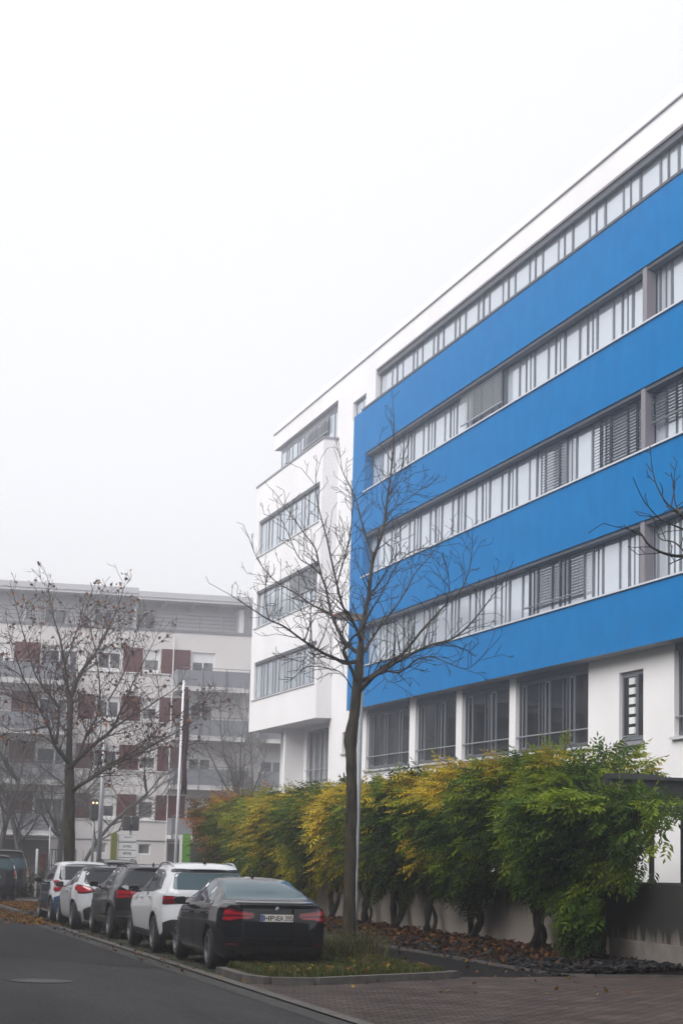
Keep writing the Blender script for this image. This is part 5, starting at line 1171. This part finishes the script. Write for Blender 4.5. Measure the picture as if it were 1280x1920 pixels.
# ------------------------------------------------------------------ grass, litter, slate
rng = np.random.default_rng(5); random.seed(5)
def blades(name, P, h, cols, bend=.4, wd=.006):
    n = len(P); a = rng.uniform(0, 6.28, n); d = np.stack([np.cos(a), np.sin(a), np.zeros(n)], 1); s = np.stack([-np.sin(a), np.cos(a), np.zeros(n)], 1); h = h * rng.uniform(.5, 1.25, n); b = bend * rng.uniform(.3, 1.4, n); up = np.array([0, 0, 1.0])
    V = np.stack([P - s * wd, P + s * wd, P + s * wd * .8 + d * (h * b * .35)[:, None] + up * (h * .62)[:, None], P - s * wd * .8 + d * (h * b * .35)[:, None] + up * (h * .62)[:, None], P + d * (h * b)[:, None] + up * (h * (1 - .25 * b))[:, None]], 1)
    F3 = np.array([[0, 1, 2], [0, 2, 3], [3, 2, 4]]); F = (F3[None] + (np.arange(n) * 5)[:, None, None]).reshape(-1, 3)
    return np_mesh(name, V.reshape(-1, 3), F, W['grass'], None, np.repeat(cols, 5, 0))
def scatter(n, x0, x1, y0, y1, dz, ok=lambda x, y: True):
    out = []
    while len(out) < n:
        x, y = random.uniform(x0, x1), random.uniform(y0, y1)
        if ok(x, y): out.append((x, y, gz(y) + dz))
    return np.array(out)
isl = lambda x, y: y > 28.45 + max(0, x - 7.25) * .66 and y < 31.2 + (x > 8.6) * 99 and x > 6.55
gc = np.array([(.045, .075, .014), (.06, .085, .02), (.09, .085, .03), (.035, .055, .012), (.11, .10, .04)])
P = scatter(15000, 6.5, 9.8, 28.3, 36.5, .10, isl); tag(blades('grass', P, .10, gc[rng.integers(0, 5, len(P))], .5, .005), kind='stuff')
P = scatter(6000, 8.55, 9.8, 36.5, 66, .10); tag(blades('grass', P, .12, gc[rng.integers(0, 5, len(P))], .5, .009), kind='stuff')
P = scatter(2500, 6.3, 8.5, 28.8, 57, .0); tag(blades('grass', P, .05, gc[rng.integers(0, 5, len(P))], .5, .008), kind='stuff')
def tuft(c, n, rad, h, label, seed):
    P = np.array([(c[0] + random.gauss(0, rad), c[1] + random.gauss(0, rad), gz(c[1]) + .1) for _ in range(n)])
    cols = np.array([(.05, .06, .018), (.085, .08, .03), (.035, .05, .014), (.12, .10, .05)])[rng.integers(0, 4, n)]
    o = blades('grass_tuft', P, h, cols, 1.25, .0045); return tag(o, label, 'grass tuft', 'overgrown grass tufts round the street tree')
tuft((8.7, 33.6), 900, .34, .46, 'overgrown grass tuft spilling out by the rear corner of the black saloon', 1)
tuft((9.2, 34.4), 1000, .36, .48, 'dense dark grass tuft hiding the foot of the street tree', 2)
tuft((9.65, 34.6), 260, .22, .60, 'tall straw-coloured grass tuft right of the street tree by the footway', 3)
lc = np.array([(.13, .05, .02), (.09, .035, .018), (.17, .075, .02), (.06, .028, .018), (.22, .13, .02), (.28, .20, .03)])
def litter(P, size, prob=(3, 3, 2, 3, 1, .6)):
    p = np.array(prob, float); p /= p.sum(); V, F, Cc = leaf_cards(P + np.array([0, 0, .015]), .45, size, lc[rng.choice(6, len(P), p=p)]); return tag(np_mesh('fallen_leaves', V, F, W['dryleaf'], None, Cc), kind='stuff')
def bedz(x, y): return gz(y) + np.interp(x, [11.95, 12.4, 13.2, 14.3], [0, .05, .1, .14])
bp = []
while len(bp) < 3600:
    x, y = random.uniform(11.95, 14.28), random.uniform(31.2, 60); e = (x - 11.95) / 2.3
    if random.random() < (.18 if y < 34 else .32 + .68 * e ** .7): bp.append((x, y, bedz(x, y) + random.uniform(0, .05) * (1 + e * (y > 34))))
litter(np.array(bp), .085, (2, 4, 1, 4, .5, .25))
litter(scatter(150, 6.5, 9.8, 28.4, 36, .15, isl), .07, (2, 1, 2, 1, 1.5, .6))
litter(scatter(80, 5.8, 12, 26.5, 34, .02), .06, (1, 1, 1, 1, 2, 3)); litter(scatter(60, 9.9, 11.9, 31, 50, .015), .06)
litter(scatter(800, 5.0, 6.35, 50, 66, .01, lambda x, y: random.random() < (x - 4.9) / 1.4), .085, (1, .5, 4, .3, 2, .6)); litter(scatter(2600, 6.25, 8.4, 57.9, 67, .115), .09, (1, .5, 4, .3, 2, .6))
litter(scatter(60, 5.7, 6.4, 30, 50, .01), .06)
def chips(n):
    P = []
    while len(P) < n:
        y = 31.1 + random.random() ** 1.6 * 20; x = random.uniform(11.99, 14.28)
        P.append((x, y, bedz(x, y)))
    P = np.array(P); a = rng.normal(size=(n, 6, 3)) * np.array([.06, .06, .028]) * rng.uniform(.6, 1.3, (n, 1, 1)); V = P[:, None] + np.array([0, 0, .02]) + a
    F = np.array([[0, 1, 2], [0, 2, 3], [0, 3, 4], [0, 4, 1], [5, 2, 1], [5, 3, 2], [5, 4, 3], [5, 1, 4]]); F = (F[None] + (np.arange(n) * 6)[:, None, None]).reshape(-1, 3)
    c = np.repeat(rng.uniform(.012, .05, (n, 1)) * np.array([[.95, 1, 1.08]]), 6, 0); return tag(np_mesh('slate_chips', V.reshape(-1, 3), F, W['slate'], None, c), kind='stuff')
chips(5200)
# ------------------------------------------------------------------ street furniture
b = at(662, 1778, 38.9); b.z = gz(38.9)
sl = site('street_lamp', b, 'slim grey street lamp with a weathered flat head, standing right behind the street tree', 'street lamp')
top = at(681, 1162, 38.9)
MB().tube([b, b + (top - b) * .18, b + (top - b) * .181, top], [.072, .068, .055, .045], 14).build('pole', W['galv'], sl, True)
mb = MB(); h = at(657, 1157, 38.9); wood = mat('weathered_lamp_housing', (.12, .095, .08), .8, (.24, .21, .19), 14, .4, 40, stretch=(.2, 1, 1))
mb.add([(h.x + a, h.y + q, h.z + z) for a, q, z in ((-.33, -.11, -.04), (.33, -.11, -.07), (.33, .11, -.07), (-.33, .11, -.04), (-.33, -.09, .05), (-.18, -.11, .10), (.33, -.08, .05), (.33, .08, .05), (-.18, .11, .10), (-.33, .09, .05))],
       [(0, 3, 2, 1), (0, 1, 6, 5, 4), (3, 9, 8, 7, 2), (0, 4, 9, 3), (4, 5, 8, 9), (5, 6, 7, 8), (1, 2, 7, 6)])
hd = mb.build('lamp_head', wood, sl)
MB().box(h.x - .345, h.x - .331, h.y - .08, h.y + .08, h.z - .03, h.z + .045).build('end_cap', mat('rusty_cap', (.24, .07, .03), .8), hd)
MB().box(h.x - .3, h.x + .1, h.y - .08, h.y + .08, h.z - .075, h.z - .056).build('lens', W['pvc'], hd)
def pole_thing(name, px, py1, Y, r, label, cat, m='galv', r2=None, pxtop=None, group=None):
    p = at(px, 1600, Y); p.z = gz(Y); t_ = at(pxtop or px, py1, Y); o = site(name, p, label, cat, group); MB().tube([p, t_], [r, r2 or r * .8], 10).build('pole', W[m], o, True); return o, t_
fo, ft = pole_thing('flagpole', 329, 1276, 75, .06, 'white flagpole with a furled dark red flag', 'flagpole', 'palegrey', .042, 345)
mb = MB(); random.seed(4)
for k in range(5):
    o_ = .05 + .035 * k; zs = np.linspace(ft.z - .25, ft.z - 4.3, 12)
    mb.tube([(ft.x + o_ + .03 * math.sin(i * .9 + k) + .004 * i, ft.y + .03 * math.cos(k * 2 + i), z) for i, z in enumerate(zs)], [.03] + [.045 + .012 * math.sin(i + k) for i in range(10)] + [.02], 7)
mb.build('flag', mat('dark_red_flag', (.045, .012, .018), .9, (.03, .009, .013), 3), fo, True)
pole_thing('lamp_post', 186, 1352, 80, .11, 'tall grey post behind the small car, left of the olive sign', 'lamp post', 'galv', .075, 198)
sg, t_ = pole_thing('traffic_light', 174, 1498, 82, .06, 'thin signal mast with small amber lit lamps, left of the tall grey post', 'traffic light', 'rail', .05, 178)
mb = MB(); mb.bbox(t_.x - .16, t_.x + .16, t_.y - .13, t_.y + .13, t_.z - .85, t_.z, .04); hd = mb.build('signal_head', W['steel'], sg)
am = bpy.data.materials.new('amber_lamp'); am.use_nodes = True; am.node_tree.nodes['Principled BSDF'].inputs['Emission Color'].default_value = (1, .55, .18, 1); am.node_tree.nodes['Principled BSDF'].inputs['Emission Strength'].default_value = 1.2
for dx in (-.07, .08):
    b_ = MB().lathe([(0, 0), (0, .045)], (0, 0, 0), 'z', 12); b_.v = [(t_.x + dx + v[0], t_.y - .14, t_.z - .16 + v[1]) for v in b_.v]; b_.build('lamp', am, hd)
sg, t_ = pole_thing('traffic_light', 246, 1530, 85, .05, 'back of a twin traffic signal above the white company sign', 'traffic light', 'rail', .05)
mb = MB()
for q in (-1, 1): mb.bbox(t_.x + q * .19 - .16, t_.x + q * .19 + .16, t_.y - .12, t_.y + .12, t_.z - .62, t_.z, .04)
mb.build('signal_head', W['steel'], sg); MB().box(t_.x - .06, t_.x + .06, t_.y - .2, t_.y + .1, t_.z - .42, t_.z - .34).build('bracket', W['steel'], sg)
ns, t_ = pole_thing('traffic_light', 374, 1552, 70, .045, 'dark signal head on a black post by the green sign', 'traffic light', 'steel', .04)
MB().bbox(t_.x - .24, t_.x + .22, t_.y - .1, t_.y + .1, t_.z - .32, t_.z + .03, .03).build('signal_head', W['steel'], ns)
pole_thing('sign_post', 95, 1548, 85, .04, 'thin grey post between the black van and the maple trunk', 'post', 'rail', .04)
# company sign: olive pillar and four white plates
Y = 78; a = at(209, 1562, Y); c_ = at(250, 1613, Y)
cs = site('company_sign', (a.x, Y, gz(Y)), 'company sign of stacked white name plates beside an olive pillar', 'sign')
olive = mat('olive_sheet', (.16, .17, .035), .6); x0 = a.x
MB().bbox(x0, x0 + .24, Y - .1, Y + .1, gz(Y), a.z, .01).build('pillar', olive, cs)
MB().box(x0 + .29, x0 + 1.0, Y - .02, Y + .05, gz(Y), a.z - .06).build('frame', W['rail'], cs)
for k, (txt, wd, hh) in enumerate((('AMTRON', .30, .05), ('ACTREC', .34, .09), ('arcq', .30, .12), ('U  U', .36, .11))):
    z1 = a.z - .07 - k * .29; p_ = MB().box(x0 + .30, x0 + .99, Y - .05, Y - .021, z1 - .26, z1).build('name_plate', W['pvc'], cs)
    place_text(txt, x0 + .64, Y - .054, z1 - .13 - hh / 2 + (.06 if k == 0 else 0), hh, wd, C_['ink'], p_)
    if k == 0: MB().box(x0 + .32, x0 + .97, Y - .054, Y - .0505, z1 - .235, z1 - .22).build('rule', W['rail'], p_)
Y = 78; a = at(338, 1563, Y); c_ = at(357, 1563, Y)
gs = site('green_sign', (a.x, Y, gz(Y)), 'bright green upright sign with louvred face right of the flagpole', 'sign')
gm = mat('lime_green_sheet', (.12, .30, .025), .5, (.10, .27, .02), 4)
MB().box(a.x, a.x + .1, Y - .02, Y + .03, gz(Y), a.z - .06).build('edge_post', W['pvc'], gs)
mb = MB()
for k in range(13): mb.box(a.x + .11, c_.x + .02, Y - .03 - .004 * (k % 2), Y + .03, a.z - .125 * (k + 1) + .008, a.z - .125 * k)
mb.build('louvre', gm, gs); MB().box(a.x + .27, a.x + .42, Y - .045, Y - .035, a.z - .85, a.z - .81).build('mark', C_['ink'], gs)
MB().bbox(a.x + .11, c_.x + .02, Y - .02, Y + .02, gz(Y), a.z - 1.63, .005).build('base', W['rail'], gs)
p = at(70, 1600, 80); wp = site('bollard', (p.x, 80, gz(80)), 'white marker post with a small foot, right of the black van', 'bollard')
MB().bbox(p.x - .045, p.x + .045, 79.95, 80.05, .52, 1.5, .015).build('upper_post', W['pvc'], wp); MB().bbox(p.x - .04, p.x + .04, 79.96, 80.04, gz(80), .42, .015).build('lower_post', W['pvc'], wp); MB().box(p.x - .03, p.x + .1, 79.97, 80.03, .42, .52).build('joint', W['rail'], wp)
fn = site('metal_gate', (10.0, 88, gz(88)), 'dark mesh gate with red notice beside the white marker post', 'gate')
p0, p1 = at(73, 1592, 88), at(100, 1592, 88); mb = MB()
for i in range(12): x = lerp(p0.x, p1.x + 1.0, i / 11); mb.box(x - .02, x + .02, 87.98, 88.02, gz(88), 1.45)
for z in (.1, .75, 1.42): mb.box(p0.x, p1.x + 1.0, 87.97, 87.98, z, z + .05)
mb.build('mesh_panel', W['steel'], fn); MB().box(p0.x + .1, p0.x + .32, 87.93, 87.965, .55, 1.25).build('notice', W['red'], fn)
# low greenery beyond the crossing
rng = np.random.default_rng(9); n = 700; P = np.stack([rng.normal(8.9, .9, n), rng.normal(81, .5, n), np.abs(rng.normal(0, .45, n)) + gz(81)], 1)
V, F, Cc = leaf_cards(P, .8, .13, np.array([(.05, .07, .02), (.09, .085, .03), (.10, .06, .02)])[rng.integers(0, 3, n)]); o = np_mesh('shrub', V, F, W['leaf'], None, Cc); tag(o, 'low sparse shrub below the white marker post', 'shrub')
mh = site('manhole_cover', (3.4, 28.7, gz(28.7)), 'round iron manhole cover with concrete centre set in the road', 'manhole cover')
mb = MB(); k = 36
def ring(r0, r1, z, m, nm, par):
    b = MB(); b.add([(3.4 + r * math.cos(2 * math.pi * i / k), 28.7 + r * math.sin(2 * math.pi * i / k), gz(28.7 + r * math.sin(2 * math.pi * i / k)) + z) for r in (r0, r1) for i in range(k)], [(i, (i + 1) % k, k + (i + 1) % k, k + i) for i in range(k)]); return b.build(nm, m, par)
ring(.34, .44, .009, mat('manhole_iron', (.022, .022, .023), .6, metal=.4), 'frame', mh); ring(.001, .335, .007, mat('manhole_fill', (.085, .083, .08), .9, (.06, .058, .055), 20), 'cover', mh)

# ------------------------------------------------------------------ fog
hz = MB().box(-155, 215, -38, 325, -3.3, 24).build('haze', None)
tag(hz, kind='stuff')
hm = bpy.data.materials.new('fog'); hm.use_nodes = True; t = hm.node_tree; t.nodes.clear(); o = t.nodes.new('ShaderNodeOutputMaterial'); v = t.nodes.new('ShaderNodeVolumePrincipled')
v.inputs['Color'].default_value = (.93, .93, .96, 1); v.inputs['Density'].default_value = .0031; v.inputs['Anisotropy'].default_value = .9
t.links.new(v.outputs[0], o.inputs['Volume']); hz.data.materials.append(hm)
